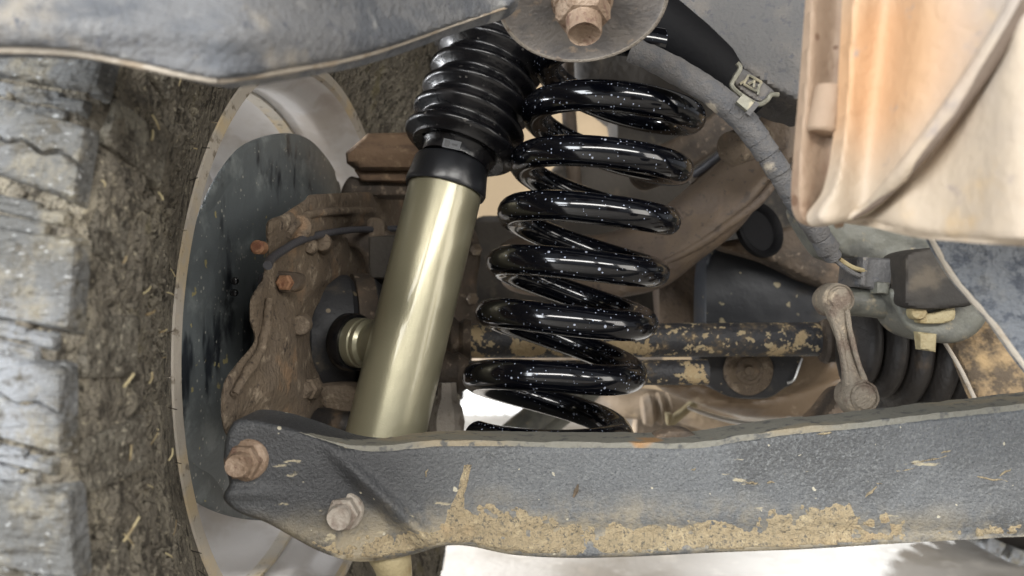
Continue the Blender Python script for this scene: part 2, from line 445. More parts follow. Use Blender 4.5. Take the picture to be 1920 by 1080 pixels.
M['cable'] = material('dark_cable_sleeve', lin((66, 66, 70)), 0.5, bump=[(500, .0004)])
M['far_tan'] = material('far_dusty_steel', lin((122, 106, 86)), 0.7, layers=[
    dict(col=lin((104, 92, 78)), scale=10, lo=.46, hi=.6), dict(col=lin((158, 140, 114)), scale=16, lo=.55, hi=.68)], bump=[(60, .002)])
M['silver'] = material('bright_silver_trim', lin((200, 200, 198)), 0.3, 0.7)
M['wall'] = material('beige_wall_plaster', lin((160, 140, 112)), 0.85, layers=[
    dict(col=lin((144, 126, 100)), scale=2.5, lo=.45, hi=.65)], bump=[(40, .002)])
M['shutter'] = material('white_shutter_paint', lin((232, 232, 230)), 0.45, layers=[dict(col=lin((216, 214, 208)), scale=5, lo=.5, hi=.7)])
M['floor'] = material('worn_concrete_floor', lin((152, 147, 140)), 0.55, layers=[
    dict(col=lin((132, 126, 117)), scale=5, lo=.44, hi=.62), dict(col=lin((172, 166, 158)), scale=14, lo=.54, hi=.7),
    dict(col=lin((140, 132, 122)), kind='spots', scale=18, lo=.4, hi=.2, rare=6, warp=.05, wscale=14)], bump=[(80, .001)])
M['lug'] = material('muddy_lug_rubber', lin((98, 93, 83)), 0.9, layers=[
    dict(col=lin((128, 124, 112)), scale=46, lo=.46, hi=.62, nrough=.75), dict(col=lin((66, 61, 52)), scale=110, lo=.50, hi=.62, nrough=.75),
    dict(col=lin((156, 150, 134)), scale=300, lo=.58, hi=.68)], bump=[(200, .006), (500, .002)])
M['seat'] = material('black_seat_rubber', lin((8, 8, 11)), 0.7, spec=.2, bump=[(200, .0004)])
M['straw'] = material('dry_straw', lin((178, 166, 130)), 0.8, layers=[dict(col=lin((128, 112, 84)), scale=60, lo=.45, hi=.6)])
M['print'] = material('dark_label_print', lin((24, 25, 28)), 0.35)
M['label'] = material('grey_label_film', lin((66, 68, 72)), 0.3)

# ------------------------------------------------------------------ setting
def struct(name, geo, mat):
    o = build(name, geo, mat, None, smooth=False); o['kind'] = 'structure'; return o
struct('floor', ([(-6, -4, 0), (6, -4, 0), (6, 6, 0), (-6, 6, 0)], [(0, 1, 2, 3)]), M['floor'])
struct('wall_back', box((0, 3.05, 1.5), 9, 0.1, 3.0), M['wall'])
t = thing('ribbed_panel', 'low white vertically ribbed panel far behind the coil spring', 'ribbed panel', (-0.28, 2.62, 0))
for k in range(26):
    build('rib', lathe((-.75 + k * .034, 2.62, 0), (0, 0, 1), [(0, .019), (.26, .019), (.265, .015)], 10), M['shutter'], t)

# ------------------------------------------------------------------ wheel
WC = Vector((-0.1586, 0.64, H - 0.0422))
_n = math.hypot(1, .12)
WD = Vector((.12, 1, 0)) / _n          # rearward, in the wheel plane
WN = Vector((1, -.12, 0)) / _n         # inboard normal
def WP(r, th, w):                      # th = 0 faces the camera, rising with th
    return WC + WN * w + (-WD * math.cos(th) + Vector((0, 0, 1)) * math.sin(th)) * r
def wheel_Y(w):
    return lambda px, py: (-.2354 + w) / ((px - 960) / F - .12)

wheel = thing('wheel', 'large muddy off-road wheel with chunky tread filling the left side', 'wheel', (WC.x - .07, WC.y, 0))
def ring_surface(prof, nth, disp=None):
    V = []; Fc = []; n = len(prof)
    for i in range(nth):
        th = 2 * math.pi * i / nth
        for r, w in prof:
            v = WP(r, th, w)
            if disp:
                d = disp(v, r, w); v = WP(r + d[0], th, w + d[1])
            V.append(v)
    for i in range(nth):
        i2 = (i + 1) % nth
        for k in range(n - 1):
            Fc.append((i * n + k, i * n + k + 1, i2 * n + k + 1, i2 * n + k))
    return V, Fc
side = [(.226, .001), (.234, .004), (.246, .008), (.262, .016), (.28, .027), (.30, .036), (.32, .044), (.338, .049), (.354, .050), (.365, .049), (.3715, .042)]
prof = catmull(side, 5) + [np.array((.3725, .03 - .01 * k)) for k in range(0, 24)]
prof += [np.array((r, -.235 - (w - .050))) for r, w in reversed(side)]
def tyre_disp(v, r, w):
    if w < -.05: return (0, 0)
    a = fbm(v, 110, 5) * .0034 + abs(mnoise.noise(v * 40)) * .003 + fbm(Vector((v.x * 300, v.y * 300, v.z * 60)), 1, 3) * .0014
    f = min(1, max(0, (r - .236) / .03))
    return (a * .35 * f, a * f)
tyre = build('tyre', ring_surface(prof, 560, tyre_disp), M['carcass'], wheel, angle=80)
rimp = [(.2262, -.014), (.2262, -.001), (.2245, .0015), (.2165, .0015), (.2145, -.002), (.2135, -.012), (.205, -.022), (.203, -.035), (.2065, -.05), (.2065, -.12), (.196, -.14), (.19, -.165)]
rim = build('rim', ring_surface(rimp[4:], 200), M['barrel'], wheel)
build('rim_lip', ring_surface(rimp[:5], 200), M['rim'], rim)
build('balance_band', ring_surface([(.2062, -.058), (.2045, -.059), (.2045, -.071), (.2062, -.072)], 160), M['rim'], rim)
for k in range(6):
    a0 = 2 * math.pi * k / 6 + .2
    V = []
    for r, ha in ((.192, .26), (.12, .30), (.055, .52)):
        for s in (-1, 1):
            for w in (-.155, -.175): V.append(WP(r, a0 + s * ha, w))
    Fc = [(0, 1, 3, 2), (8, 10, 11, 9)]
    for b in (0, 4): Fc += [(b, b + 2, b + 6, b + 4), (b + 1, b + 5, b + 7, b + 3), (b, b + 4, b + 5, b + 1), (b + 2, b + 3, b + 7, b + 6)]
    build('spoke', (V, Fc), M['barrel'], rim)

# tread blocks: each block is cut by a zigzag sipe; copies share two meshes
NB = 54
def tread_block(r0, r1, w0, w1, tw, skew, sipe=True):
    """local block about angle 0, returned in wheel-local coords (wheel axis frame)"""
    V = []; Fc = []
    nz = 7
    def add_half(a_lo, a_hi, zz_lo, zz_hi):
        b = len(V)
        for i in range(nz):
            f = i / (nz - 1); w = w0 + (w1 - w0) * f
            zig = .0016 * (1 if i % 2 else -1)
            lo = a_lo + (zig if zz_lo else 0) / .37 + skew * f
            hi = a_hi + (zig if zz_hi else 0) / .37 + skew * f
            for (r, sh) in ((r0, .006), (r1, 0)):
                V.append(WP(r, lo - sh, w)); V.append(WP(r, hi + sh, w))
            # order: r0lo r0hi r1lo r1hi
        for i in range(nz - 1):
            p = b + 4 * i; q = p + 4
            Fc.extend([(p + 2, p + 3, q + 3, q + 2), (p, p + 2, q + 2, q), (p + 1, q + 1, q + 3, p + 3)])
        Fc.append((b, b + 1, b + 3, b + 2)); e = b + 4 * (nz - 1); Fc.append((e, e + 2, e + 3, e + 1))
    if sipe:
        add_half(-tw, -.0022, False, True); add_half(.0022, tw, True, False)
    else: add_half(-tw, tw, False, False)
    return V, Fc
def make_rows(name, variants, thetas, parent, mat=None):
    meshes = []
    for g in variants:
        V = [tuple(Vector(v) - WC) for v in g[0]]
        me = bpy.data.meshes.new(name); me.from_pydata(V, [], g[1])
        bm = bmesh.new(); bm.from_mesh(me)
        bmesh.ops.recalc_face_normals(bm, faces=bm.faces)
        ed = [e for e in bm.edges if len(e.link_faces) == 2 and e.calc_face_angle(0) > .6]
        bmesh.ops.bevel(bm, geom=ed, offset=.0018, segments=2, affect='EDGES', profile=.6)
        bm.to_mesh(me); bm.free()
        me.materials.append(mat or M['block']); meshes.append(me)
    for i, th in enumerate(thetas):
        o = bpy.data.objects.new(name, meshes[i % len(meshes)]); COL.objects.link(o)
        o.parent = parent
        o.location = WC - Vector(wheel['base'])
        # rising angle: rotate about the inboard normal
        o.rotation_mode = 'QUATERNION'
        from mathutils import Quaternion
        o.rotation_quaternion = Quaternion(WN, -th)
# sense of rotation: check once so that WP(r,th,w) == rotated WP(r,0,w)
from mathutils import Quaternion
_t = Quaternion(WN, -.3) @ (WP(.3, 0, 0) - WC) - (WP(.3, .3, 0) - WC)
SGN = 1 if _t.length < 1e-4 else -1
ths = [2 * math.pi * i / NB for i in range(NB)]
def ledged(*a):
    g = [tread_block(*a)]
    for da, hw, rt, w0, w1 in ((.050, .0050, .3752, .040, .004), (.062, .0042, .3746, .046, .010), (.0725, .0034, .3752, .036, .0)):
        V, Fc = tread_block(.3700, rt, w0, w1, hw, .02, False)
        g.append(([WC + Quaternion(WN, -SGN * da) @ (v - WC) for v in V], Fc))
    return merge(*g)
row1 = [ledged(.368, .3775, .051, .002, .037, .03), ledged(.368, .377, .053, .000, .040, .02, False), ledged(.368, .3765, .050, .004, .035, .04), ledged(.368, .3772, .0515, .003, .038, .025, False)]
row2 = [tread_block(.368, .3775, -.006, -.05, .044, -.04, False), tread_block(.368, .377, -.01, -.046, .040, -.05)]
lugs = [tread_block(.336, .3655, .0522, .036, .030, 0, False), tread_block(.346, .3645, .0515, .034, .024, 0, False), tread_block(.330, .3655, .0520, .036, .027, 0, False)]
make_rows('tread_block', row1, [SGN * a for a in ths], wheel)
make_rows('tread_block', row2, [SGN * (a + .06) for a in ths], wheel)
make_rows('shoulder_lug', lugs, [SGN * (a + .058) for a in ths], wheel, M['lug'])
rest = []
for w0 in (-.06, -.11, -.16):
    for a in ths:
        V, Fc = tread_block(.3625, .379, w0, w0 - .042, .04, .03, False)
        V = [WC + Quaternion(WN, -SGN * a) @ (v - WC) for v in V]
        rest.append((V, Fc))
build('outer_tread', merge(*rest), M['block'], wheel, kind='stuff')
rng = random.Random(3)
ico = bmesh.new(); bmesh.ops.create_icosphere(ico, subdivisions=1, radius=1)
ico.verts.ensure_lookup_table(); IV = [v.co.copy() for v in ico.verts]; IF = [tuple(v.index for v in f.verts) for f in ico.faces]; ico.free()
prof_a = np.array(prof)
clods = []
for k in range(4200):
    th = rng.uniform(-1.25, 1.6); u = rng.random()
    if u < .8:
        r = rng.uniform(.262, .368); w = float(np.interp(r, [p[0] for p in side], [p[1] for p in side]))
    else: r = .3735; w = rng.uniform(-.02, .046)
    if mnoise.noise(WP(r, th, w) * 22) < -.12 + .3 * rng.random() - .15: continue
    c = WP(r, th, w); sz = rng.uniform(.0008, .0030) * (1.4 if rng.random() < .12 else 1)
    ex = Vector((rng.uniform(.5, 1), rng.uniform(.5, 1), rng.uniform(.5, 1.6)))
    q = Quaternion((rng.random(), rng.random(), rng.random(), rng.random() + .01)).normalized()
    clods.append(([c + q @ Vector((v.x * ex.x, v.y * ex.y, v.z * ex.z)) * sz * rng.uniform(.75, 1.15) for v in IV], IF))
build('mud_clods', merge(*clods), M['carcass'], wheel, angle=180, kind='stuff')
straw = []
for k in range(80):
    th = rng.uniform(-1.0, 1.3); r = rng.uniform(.255, .366); w = float(np.interp(r, [p[0] for p in side], [p[1] for p in side])) + .0035
    p = WP(r, th, w); a = rng.uniform(-.02, .02); q = WP(r + rng.uniform(-.008, .008), th + a, w + rng.uniform(-.001, .002))
    straw.append(tube([p, p.lerp(q, .5) + WN * rng.uniform(0, .001), q], rng.uniform(.0002, .0006), 5, 2))
build('straw_bits', merge(*straw), M['straw'], wheel, kind='stuff')
for k in range(17):
    th = -.95 + k * .105 + rng.uniform(-.03, .03); r = .235 + rng.uniform(0, .012)
    p = WP(r, th, .006)
    q = p + (WN * .010 + Vector((rng.uniform(-.002, .002), -.004, rng.uniform(-.003, .003)))) * rng.uniform(.4, .9)
    build('vent_hair', tube([p, p.lerp(q, .5), q], .00026, 5, 2), M['old_boot'] if k % 3 else M['rim'], tyre)

# ------------------------------------------------------------------ brake dust shield
t = thing('brake_dust_shield', 'blue grey stamped brake shield with dark wet streaks inside the wheel', 'brake shield', P(440, 900, .47))
def shield_relief(X, Z):
    r = np.hypot((X - 560) / .78, Z - 640)
    g = .006 / (1 + np.exp((r - 330) / 8)) - .006 / (1 + np.exp((r - 250) / 10)) * .6
    return -g + .003 * np.exp(-((X - 400) / 26) ** 2)
build('plate', cast([(328, 880), (316, 800), (322, 660), (344, 500), (384, 370), (436, 288), (486, 258), (540, 250), (580, 262), (612, 296), (628, 322, 'c'), (622, 348), (640, 380), (640, 800), (620, 960), (500, 975), (440, 970), (390, 954), (354, 930)],
    wheel_Y(-.004), .003, 9, 7, shield_relief, .0006, 40), M['shield'], t)
for x, y in ((441, 527), (440, 549)):
    yy = wheel_Y(.008)(x, y)
    build('drain_hole_plug', lathe(P(x, y, yy + .002), (0, -1, 0), [(0, .0024), (.003, .0022), (.0035, .001)], 12), M['black_ring'], t)

# ------------------------------------------------------------------ steering knuckle
t = thing('steering_knuckle', 'rusty cast steering knuckle curving round the dark hub boot', 'knuckle', P(520, 800, .48))
kY = wheel_Y(.035)
def kn_relief(X, Z):
    r = .006 * np.exp(-(((X - 540) / 30) ** 2 + ((Z - 640) / 70) ** 2))
    r += .008 * np.exp(-(((X - 520) / 45) ** 2 + ((Z - 730) / 40) ** 2))
    r += .005 * np.exp(-(((X - 560) / 60) ** 2 + ((Z - 420) / 22) ** 2))
    r -= .004 * np.exp(-(((X - 615) / 22) ** 2 + ((Z - 470) / 18) ** 2))
    return r * 1.7
build('casting', cast([(418, 800), (414, 760), (420, 716), (445, 680), (476, 640), (468, 600), (470, 560), (492, 520), (500, 470), (500, 418), (530, 402), (570, 376), (596, 364), (760, 366), (770, 430), (690, 424), (655, 420), (640, 440), (690, 440), (694, 500), (690, 524), (640, 528), (604, 536), (584, 560), (566, 590), (558, 640), (570, 700), (600, 728), (655, 740), (690, 760), (690, 830), (600, 830), (520, 810), (460, 800), (440, 812), (428, 820)],
    kY, .03, 16, 5, kn_relief, .0012, 70), M['rust'], t, angle=60)
build('recess_shade_plate', cast([(690, 444, 'c'), (745, 440, 'c'), (735, 524, 'c'), (694, 522, 'c')], .585, .01, 4, 4), M['shade'], t)  # dark sheet standing in for the shaded recess beneath the arm
build('upper_arm_web', cast([(620, 440), (735, 436), (740, 560), (690, 560), (684, 500), (670, 470)], .60, .02, 10, 6, None, .001, 60), M['rust_dark'], t)
build('rib', tube([P(x, y, kY(x, y) - .006) for x, y in ((505, 560), (498, 620), (488, 660), (462, 700), (440, 740))], [.002, .003, .003, .003, .002], 10, 5, .001), M['rust'], t)
build('rib', tube([P(x, y, kY(x, y) - .006) for x, y in ((540, 440), (556, 418), (590, 400), (640, 396), (700, 394))], [.002, .003, .003, .003, .003], 10, 5, .001), M['rust'], t)
for x, y, r, h in ((563, 608, 18, .013), (604, 456, 16, .012), (560, 428, 24, .007), (580, 462, 14, .006)):
    yy = kY(x, y)
    build('boss', lathe(P(x, y, yy), (.25, -1, 0), [(-.004, PX(r, yy) * 1.25), (.0, PX(r, yy) * 1.1), (h, PX(r, yy)), (h + .001, PX(r, yy) * .85)], 20, .0006, 120), M['rust'], t)
yy = kY(530, 530) - .008
build('sensor_plate', cast([(494, 516), (520, 508), (556, 512), (564, 524), (556, 544), (528, 548), (500, 540)], yy, .012, 4, 4), M['rust_dark'], t)
for x, y, m_ in ((536, 530, 'bolt_orange'), (503, 526, 'cable')):
    build('bolt', lathe(P(x, y, yy), (-.1, -1, 0), [(-.001, .0052), (.004, .0050), (.0048, .004), (.0046, .002)], 12 if m_ == 'cable' else 6), M[m_], t)
build('bolt', lathe(P(486, 464, kY(486, 464) + .006), (-.1, -1, 0), [(-.004, .0040), (.003, .0042), (.0045, .0030)], 18), M['bolt_orange'], t)
for x, y in ((575, 730),):
    yy2 = kY(x, y)
    build('bolt', lathe(P(x, y, yy2), (-.2, -1, 0), [(-.01, .0075), (.0, .0075), (.001, .006), (.009, .0058), (.01, .005)], 6), M['rust'], t)
build('lower_lug', cast([(586, 726), (655, 722), (690, 760), (672, 800), (630, 790), (600, 760)], .545, .02, 12, 5, None, .001, 70), M['rust'], t)
build('tie_stub', tube([P(600, 790, .53), P(660, 800, .52), P(720, 800, .54)], .010, 14), M['old_boot'], t)

t = thing('upper_ball_joint', 'brown dusty block shaped ball joint on top of the rusty knuckle', 'ball joint', P(705, 365, .66))
build('housing', cast([(648, 286, 'c'), (690, 250, 'c'), (790, 248, 'c'), (792, 318, 'c'), (672, 318, 'c'), (668, 310), (650, 306, 'c')], .645, .05, 6, 5, lambda X, Z: .006 * np.exp(-((Z - 285) / 26) ** 2), .0006, 80), M['block_rust'], t, angle=30)
build('collar', cast([(664, 318, 'c'), (790, 318, 'c'), (786, 342, 'c'), (676, 338, 'c')], .655, .04, 4, 5), M['block_rust'], t)
build('seat', cast([(655, 332), (680, 334), (790, 340), (790, 368), (660, 366), (640, 360)], .665, .02, 8, 5), M['rust_dark'], t)

t = thing('brake_sensor_cable', 'thin dark cable arching over the rusty knuckle to the shock', 'cable', P(510, 500, .46))
pts = [(502, 498, .445), (510, 484, .46), (536, 466, .485), (566, 450, .515), (610, 438, .56), (660, 431, .60), (705, 430, .625), (760, 428, .64)]
build('sleeve', tube([P(x, y, d - .02) for x, y, d in pts], .0026, 10), M['cable'], t)
build('clamp', cast([(690, 412), (718, 412), (722, 446), (694, 448)], .60, .01, 4, 4), M['rust'], t)

# ------------------------------------------------------------------ hub boot
t = thing('hub_boot', 'dark rubber hub boot of the drive shaft behind the shock body', 'hub boot', P(640, 720, .66))
c0 = P(600, 630, .588)
build('boot', lathe(c0, (1, .35, 0), [(-.014, .022), (-.014, .043), (-.010, .0465), (.004, .0475), (.02, .047), (.024, .043), (.028, .047), (.04, .046), (.046, .040), (.05, .043), (.06, .041), (.065, .032), (.085, .022)], 48, .0006, 60), M['cv'], t)
build('band', lathe(c0 + Vector((1, .35, 0)).normalized() * .028, (1, .35, 0), [(-.004, .0465), (-.004, .0480), (.010, .0480), (.010, .0465)], 48), M['rust_dark'], t)

# ------------------------------------------------------------------ shock absorber
S0 = P(706, 885, .498); S1 = P(913, 36, .562)
SD = (S1 - S0).normalized(); SL = (S1 - S0).length
def sp(py):
    """distance along the shock axis whose projection sits at picture row py"""
    lo, hi = 0, SL * 1.3
    for _ in range(40):
        m_ = (lo + hi) / 2; v = S0 + SD * m_
        if 540 - (v.z - H) / v.y * F > py: lo = m_
        else: hi = m_
    return lo
t = thing('shock_absorber', 'champagne gold shock absorber with ribbed black dust boot', 'shock absorber', S0)
rb = .0258
sb = sp(345)
body = build('body', lathe(S0, SD, [(0, rb * .9), (.002, rb), (sb * .5, rb), (sb + .01, rb)], 96), M['gold'], t)
s_c0, s_c1 = sp(358), sp(306)
build('collar', lathe(S0, SD, [(s_c0, rb * 1.01), (s_c0 - .0005, rb * 1.08), (s_c0 + .002, rb * 1.11), (s_c0 + .012, rb * 1.05), (s_c1 - .002, rb * 1.02), (s_c1, rb * .98), (s_c1 + .001, rb * .9)], 80), M['collar'], t)
BA = S0 + SD * sp(302) + Vector((.0022, 0, 0)); BB = P(954, 20, .575); BD = (BB - BA).normalized(); BL = (BB - BA).length
bp = []
s_b0 = 0.0; s_b1 = BL; nb = 7; pitch = (s_b1 - s_b0) / (nb + .35)
bp.append((s_b0 - .002, .0245)); bp.append((s_b0 + pitch * .25, .0250)); bp.append((s_b0 + pitch * .33, .0268)); bp.append((s_b0 + pitch * .45, .0270))
for k in range(nb):
    s = s_b0 + pitch * (k + .75); R = .0415 - .0004 * k; r = .0334 - .0004 * k
    for f, rr in ((-.40, r), (-.28, r + .0010), (-.16, R - .0018), (-.06, R - .0002), (.04, R), (.13, R - .0010), (.27, R - .0040), (.42, r + .0014), (.52, r)): bp.append((s + pitch * f, rr))
bp.append((s_b1 + .01, .022))
build('dust_boot', lathe(BA, BD, bp, 96, .0005, 45), M['boot'], t, angle=70)
sm = S0 + SD * sp(297)
_, su, sw = axes(SD)
side_dir = (Vector((0, -1, 0)) - SD * Vector((0, -1, 0)).dot(SD)).normalized()
tan_dir = SD.cross(side_dir)
R3 = Matrix((tan_dir, side_dir, SD)).transposed()
rs = side_dir * .0262 - tan_dir * .0 
sgn = -1 if tan_dir.x > 0 else 1
lab = build('label_sticker', box(sm + side_dir * .0262, .012, .001, .0062, R3), M['label'], t)
build('print_mark', box(sm + side_dir * .0268 + tan_dir * .003 * sgn, .0036, .0006, .0044, R3), M['print'], lab)
build('print_mark', box(sm + side_dir * .0268 - tan_dir * .0022 * sgn, .0040, .0006, .0012, R3), M['print'], lab)
bc = S0 + SD * sp(650)
bd = Vector((-.80, .52, 0.02)).normalized()
boss = build('side_boss', lathe(bc, bd, [(.012, .0195), (.026, .0172), (.029, .0150), (.032, .0150), (.034, .0172), (.0365, .0172), (.0372, .0164), (.0385, .0164), (.0392, .0175), (.046, .0175), (.047, .0165)], 56), M['gold'], t)
build('bush', lathe(bc, bd, [(.046, .010), (.046, .0195), (.048, .0205), (.055, .0205), (.057, .0190), (.057, .012)], 48), M['black_ring'], boss)

# ------------------------------------------------------------------ coil spring
t = thing('coil_spring', 'gloss black coil spring speckled with white dust beside the gold shock', 'coil spring', P(1035, 815, .53))
YS = .535
def axis_pt(py):
    f = (py - 190) / 517.0
    px = 1155 - 117 * f + 10 * (f * f - f)
    return P(px, py, YS)
Rc = PX(143, YS); rw = PX(31.5, YS) * .85
ax = (axis_pt(190) - axis_pt(707)).normalized()
e1 = Vector((0, -1, 0)); e1 = (e1 - ax * e1.dot(ax)).normalized()       # towards the camera
e2 = ax.cross(e1)                                                          # sideways
if e2.x > 0: e2 = -e2
path = []
# phase: 0 = front centre, going front->left while rising; each turn rises 105 px
steps = 44
for i in range(int(-.18 * steps), int(7.06 * steps) + 1):
    tt = i / steps                                  # turns; 0 = lowest strand facing the camera
    ph = 2 * math.pi * tt
    py = 690 - 94.5 * (tt - 1)
    if tt < .25: py = 812 - (.25 - tt) * 24
    elif tt < 1: py = 812 - 122 * (tt - .25) / .75
    kf = min(1, max(0, (.95 - tt) / .7))              # the ground end lies flat on its seat
    ex = e2.lerp(Vector((-1, 0, 0)), kf); ey = e1.lerp(Vector((0, -1, 0)), kf)
    rad = Rc
    if py < 130: rad = Rc * (1 + .0007 * (130 - py))
    c = axis_pt(py)
    path.append(c + (ey * math.cos(ph) - ex * math.sin(ph)) * rad)
path_first = path[0]
build('coil', tube(path, rw, 20, 1), M['coil'], t)
build('coil_end', lathe(path[0], path[0] - path[1], [(-.002, rw * .98), (.002, rw * .9), (.003, rw * .7)], 20), M['coil'], t)

t = thing('upper_spring_seat', 'deep black rubber spring seat between washer and loom bracket', 'spring seat', P(1330, 160, .57))
build('seat', tube([P(1190, 10, .575), P(1260, 62, .57), P(1330, 120, .565), P(1385, 172, .565), P(1410, 200, .57)], [.022, .022, .021, .019, .013], 24, 6, .0006, 60), M['seat'], t)

# ------------------------------------------------------------------ lower control arm
t = thing('lower_control_arm', 'mud caked slate grey lower control arm spanning the bottom', 'control arm', P(640, 1050, .42))
def aY(px, py): return .385 + .04 * np.clip((px - 420) / 500, 0, 1) - .03 * np.clip((px - 1100) / 820, 0, 1.2)
def ssm(e0, e1_, v):
    q = np.clip((v - e0) / (e1_ - e0), 0, 1); return q * q * (3 - 2 * q)
def arm_relief(X, Z):
    # diagonal step: the lower left corner with the bolts is pressed in
    d = (Z - 890) * .74 - (X - 660) * .68
    r = -.007 * ssm(-4, 26, d) * ssm(600, 690, X)
    r += .004 * np.exp(-((d + 8) / 14) ** 2) * ssm(560, 700, X)
    # bead near the bottom left
    r += .003 * np.exp(-((Z - 925) / 12) ** 2) * np.exp(-((X - 450) / 60) ** 2)
    r -= .003 * np.exp(-((Z - 1000) / 20) ** 2) * ssm(900, 1100, X)
    return r
arm_out = [(432, 800), (450, 786), (500, 790), (560, 806), (610, 824), (660, 838), (720, 842), (780, 836), (850, 832), (1000, 834), (1200, 836), (1300, 836), (1400, 822), (1500, 808), (1600, 800), (1720, 786), (1920, 764), (2300, 722, 'c'), (2300, 985, 'c'), (1920, 1006), (1700, 1018), (1500, 1030), (1340, 1036), (1180, 1044), (1060, 1046), (960, 1040), (880, 1024), (830, 1024), (780, 1038), (720, 1050), (660, 1052), (600, 1034), (550, 1008), (500, 980), (450, 962), (422, 940), (420, 925), (430, 905), (420, 870), (422, 830)]
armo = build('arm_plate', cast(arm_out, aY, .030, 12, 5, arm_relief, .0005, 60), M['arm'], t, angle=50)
def flange(xs, yfun, d0, d1, lift, mat, name):
    V = []; Fc = []
    n = len(xs)
    for x in xs:
        y = yfun(x); Yf = float(aY(x, y))
        lf = lift * min(1, .02 + (x - 560) / 160)
        for (dd, lz) in ((d0, lf), (d0, -.0015), (d1(x), -.0015), (d1(x), lf)):
            v = P(x, y, Yf) + Vector((0, dd, lz))
            v.z += .0006 * fbm(v, 90, 3) * min(1, (x - 560) / 160) if lz > 0 else 0
            V.append(v)
    for i in range(n - 1):
        a, b = 4 * i, 4 * i + 4
        Fc += [(a, a + 1, b + 1, b), (a + 1, a + 2, b + 2, b + 1), (a + 2, a + 3, b + 3, b + 2), (a + 3, a, b, b + 3)]
    Fc += [(0, 3, 2, 1), tuple(4 * (n - 1) + k for k in range(4))]
    build(name, (V, Fc), mat, t, angle=50)
topc = np.array(catmull([(445, 790), (500, 793), (560, 808), (610, 826), (660, 839), (720, 843), (780, 837), (850, 833), (1000, 835), (1200, 837), (1300, 837), (1400, 823), (1500, 809), (1600, 801), (1720, 787), (1920, 765), (2300, 723)], 8))
yt = lambda x: float(np.interp(x, topc[:, 0], topc[:, 1]))
flange(list(range(560, 2291, 10)), lambda x: yt(x) + 3, .001, lambda x: .003 + .027 * min(1, max(0, (x - 560) / 200)), .0028, M['arm_edge'], 'top_flange')
build('spring_seat', cast([(800, 905, 'c'), (1300, 905, 'c'), (1290, 950, 'c'), (820, 950, 'c')], .46, .15, 6, 12), M['arm'], t)
build('edge_scab', cast([(1230, 818), (1262, 806), (1290, 808), (1310, 822), (1300, 834), (1240, 834)], .435, .012, 6, 4, None, .002, 120), M['rust_dark'], t)
# bolts that hold the ball joint to the arm
def arm_bolt(x, y, dY, mat, wr, hr, sr, lab):
    Yb = float(aY(x, y)) + dY
    c = P(x, y, Yb); d = Vector((.02, -1, .01))
    b = build('ball_joint_bolt', lathe(c, d, [(-.004, wr), (.0012, wr), (.0022, wr * .93), (.0026, hr * .9)], 32, .0004, 200), mat, t, label=lab)
    build('hex_head', lathe(c + d.normalized() * .002, d, [(0, hr * 1.02), (.0005, hr * 1.06), (.006, hr * 1.02), (.007, hr * .9)], 6, .0006, 150), mat, b, angle=25)
    build('stud_end', lathe(c + d.normalized() * .008, d, [(-.001, sr), (.006, sr * .98), (.007, sr * .9), (.0065, sr * .55), (.0062, sr * .2)], 24, .0005, 200), mat, b)
arm_bolt(462, 862, .001, M['bolt'], .0108, .0086, .0062, 'rusty pink ball joint bolt at the arm tip')
arm_bolt(645, 958, .007, M['bolt_grey'], .0104, .0086, .0064, 'grey dusty ball joint bolt on the pressed corner')
build('ball_joint_tail', tube([P(720, 1020, .43), P(735, 1052, .43), P(740, 1090, .435)], [.012, .011, .009], 18, 5, .001), M['yellow'], t)
# dried mud: a crust that rises out of the arm's face
def mud_shell(name, x0, x1, y0, y1, hfun, cell=4, Yoff=0.0):
    xs = np.arange(x0, x1, cell); ys = np.arange(y0, y1, cell)
    poly = np.array(catmull(arm_out, 8, True))
    XX, ZZ = np.meshgrid(xs, ys); X = XX.ravel(); Z = ZZ.ravel()
    ins, D, qx, qy = poly_dist(X, Z, poly)
    tt = np.clip(D / 12, 0, 1); Yf = aY(X, Z)
    off = (1 - np.sqrt(np.clip(1 - (1 - tt) ** 2, 0, 1))) * 12 * Yf / F - arm_relief(X, Z) * np.clip(D / 3, 0, 1)
    V = []; ok = []
    for k in range(len(X)):
        y = Yf[k] + off[k]; v = P(X[k], Z[k], y)
        h = hfun(X[k], Z[k], v)
        h = min(h * .7 - .0002, .0020)
        if not ins[k] or D[k] < 6: h = -.002
        V.append(P(X[k], Z[k], y - h)); ok.append(h > -.0009)
    nx, ny = len(xs), len(ys); Fc = []
    for j in range(ny - 1):
        for i in range(nx - 1):
            k = j * nx + i; q = (k, k + 1, k + nx + 1, k + nx)
            if any(ok[m_] for m_ in q): Fc.append(q)
    used = sorted({i for f in Fc for i in f}); mp = {u: i for i, u in enumerate(used)}
    build(name, ([V[u] for u in used], [tuple(mp[i] for i in f) for f in Fc]), M['mud'], t, angle=180, kind='stuff', label='crusted yellow brown mud along the lower edge of the arm')
mud_line = np.array([(540, 1030), (580, 1000), (620, 1018), (680, 1020), (720, 1005), (780, 985), (815, 985), (840, 960), (900, 955), (960, 955), (1010, 962), (1050, 985), (1110, 985), (1160, 990), (1230, 972), (1290, 985), (1340, 975), (1420, 968), (1500, 955), (1560, 940), (1620, 950), (1700, 965), (1780, 968), (1850, 962), (1930, 965), (2000, 960)])
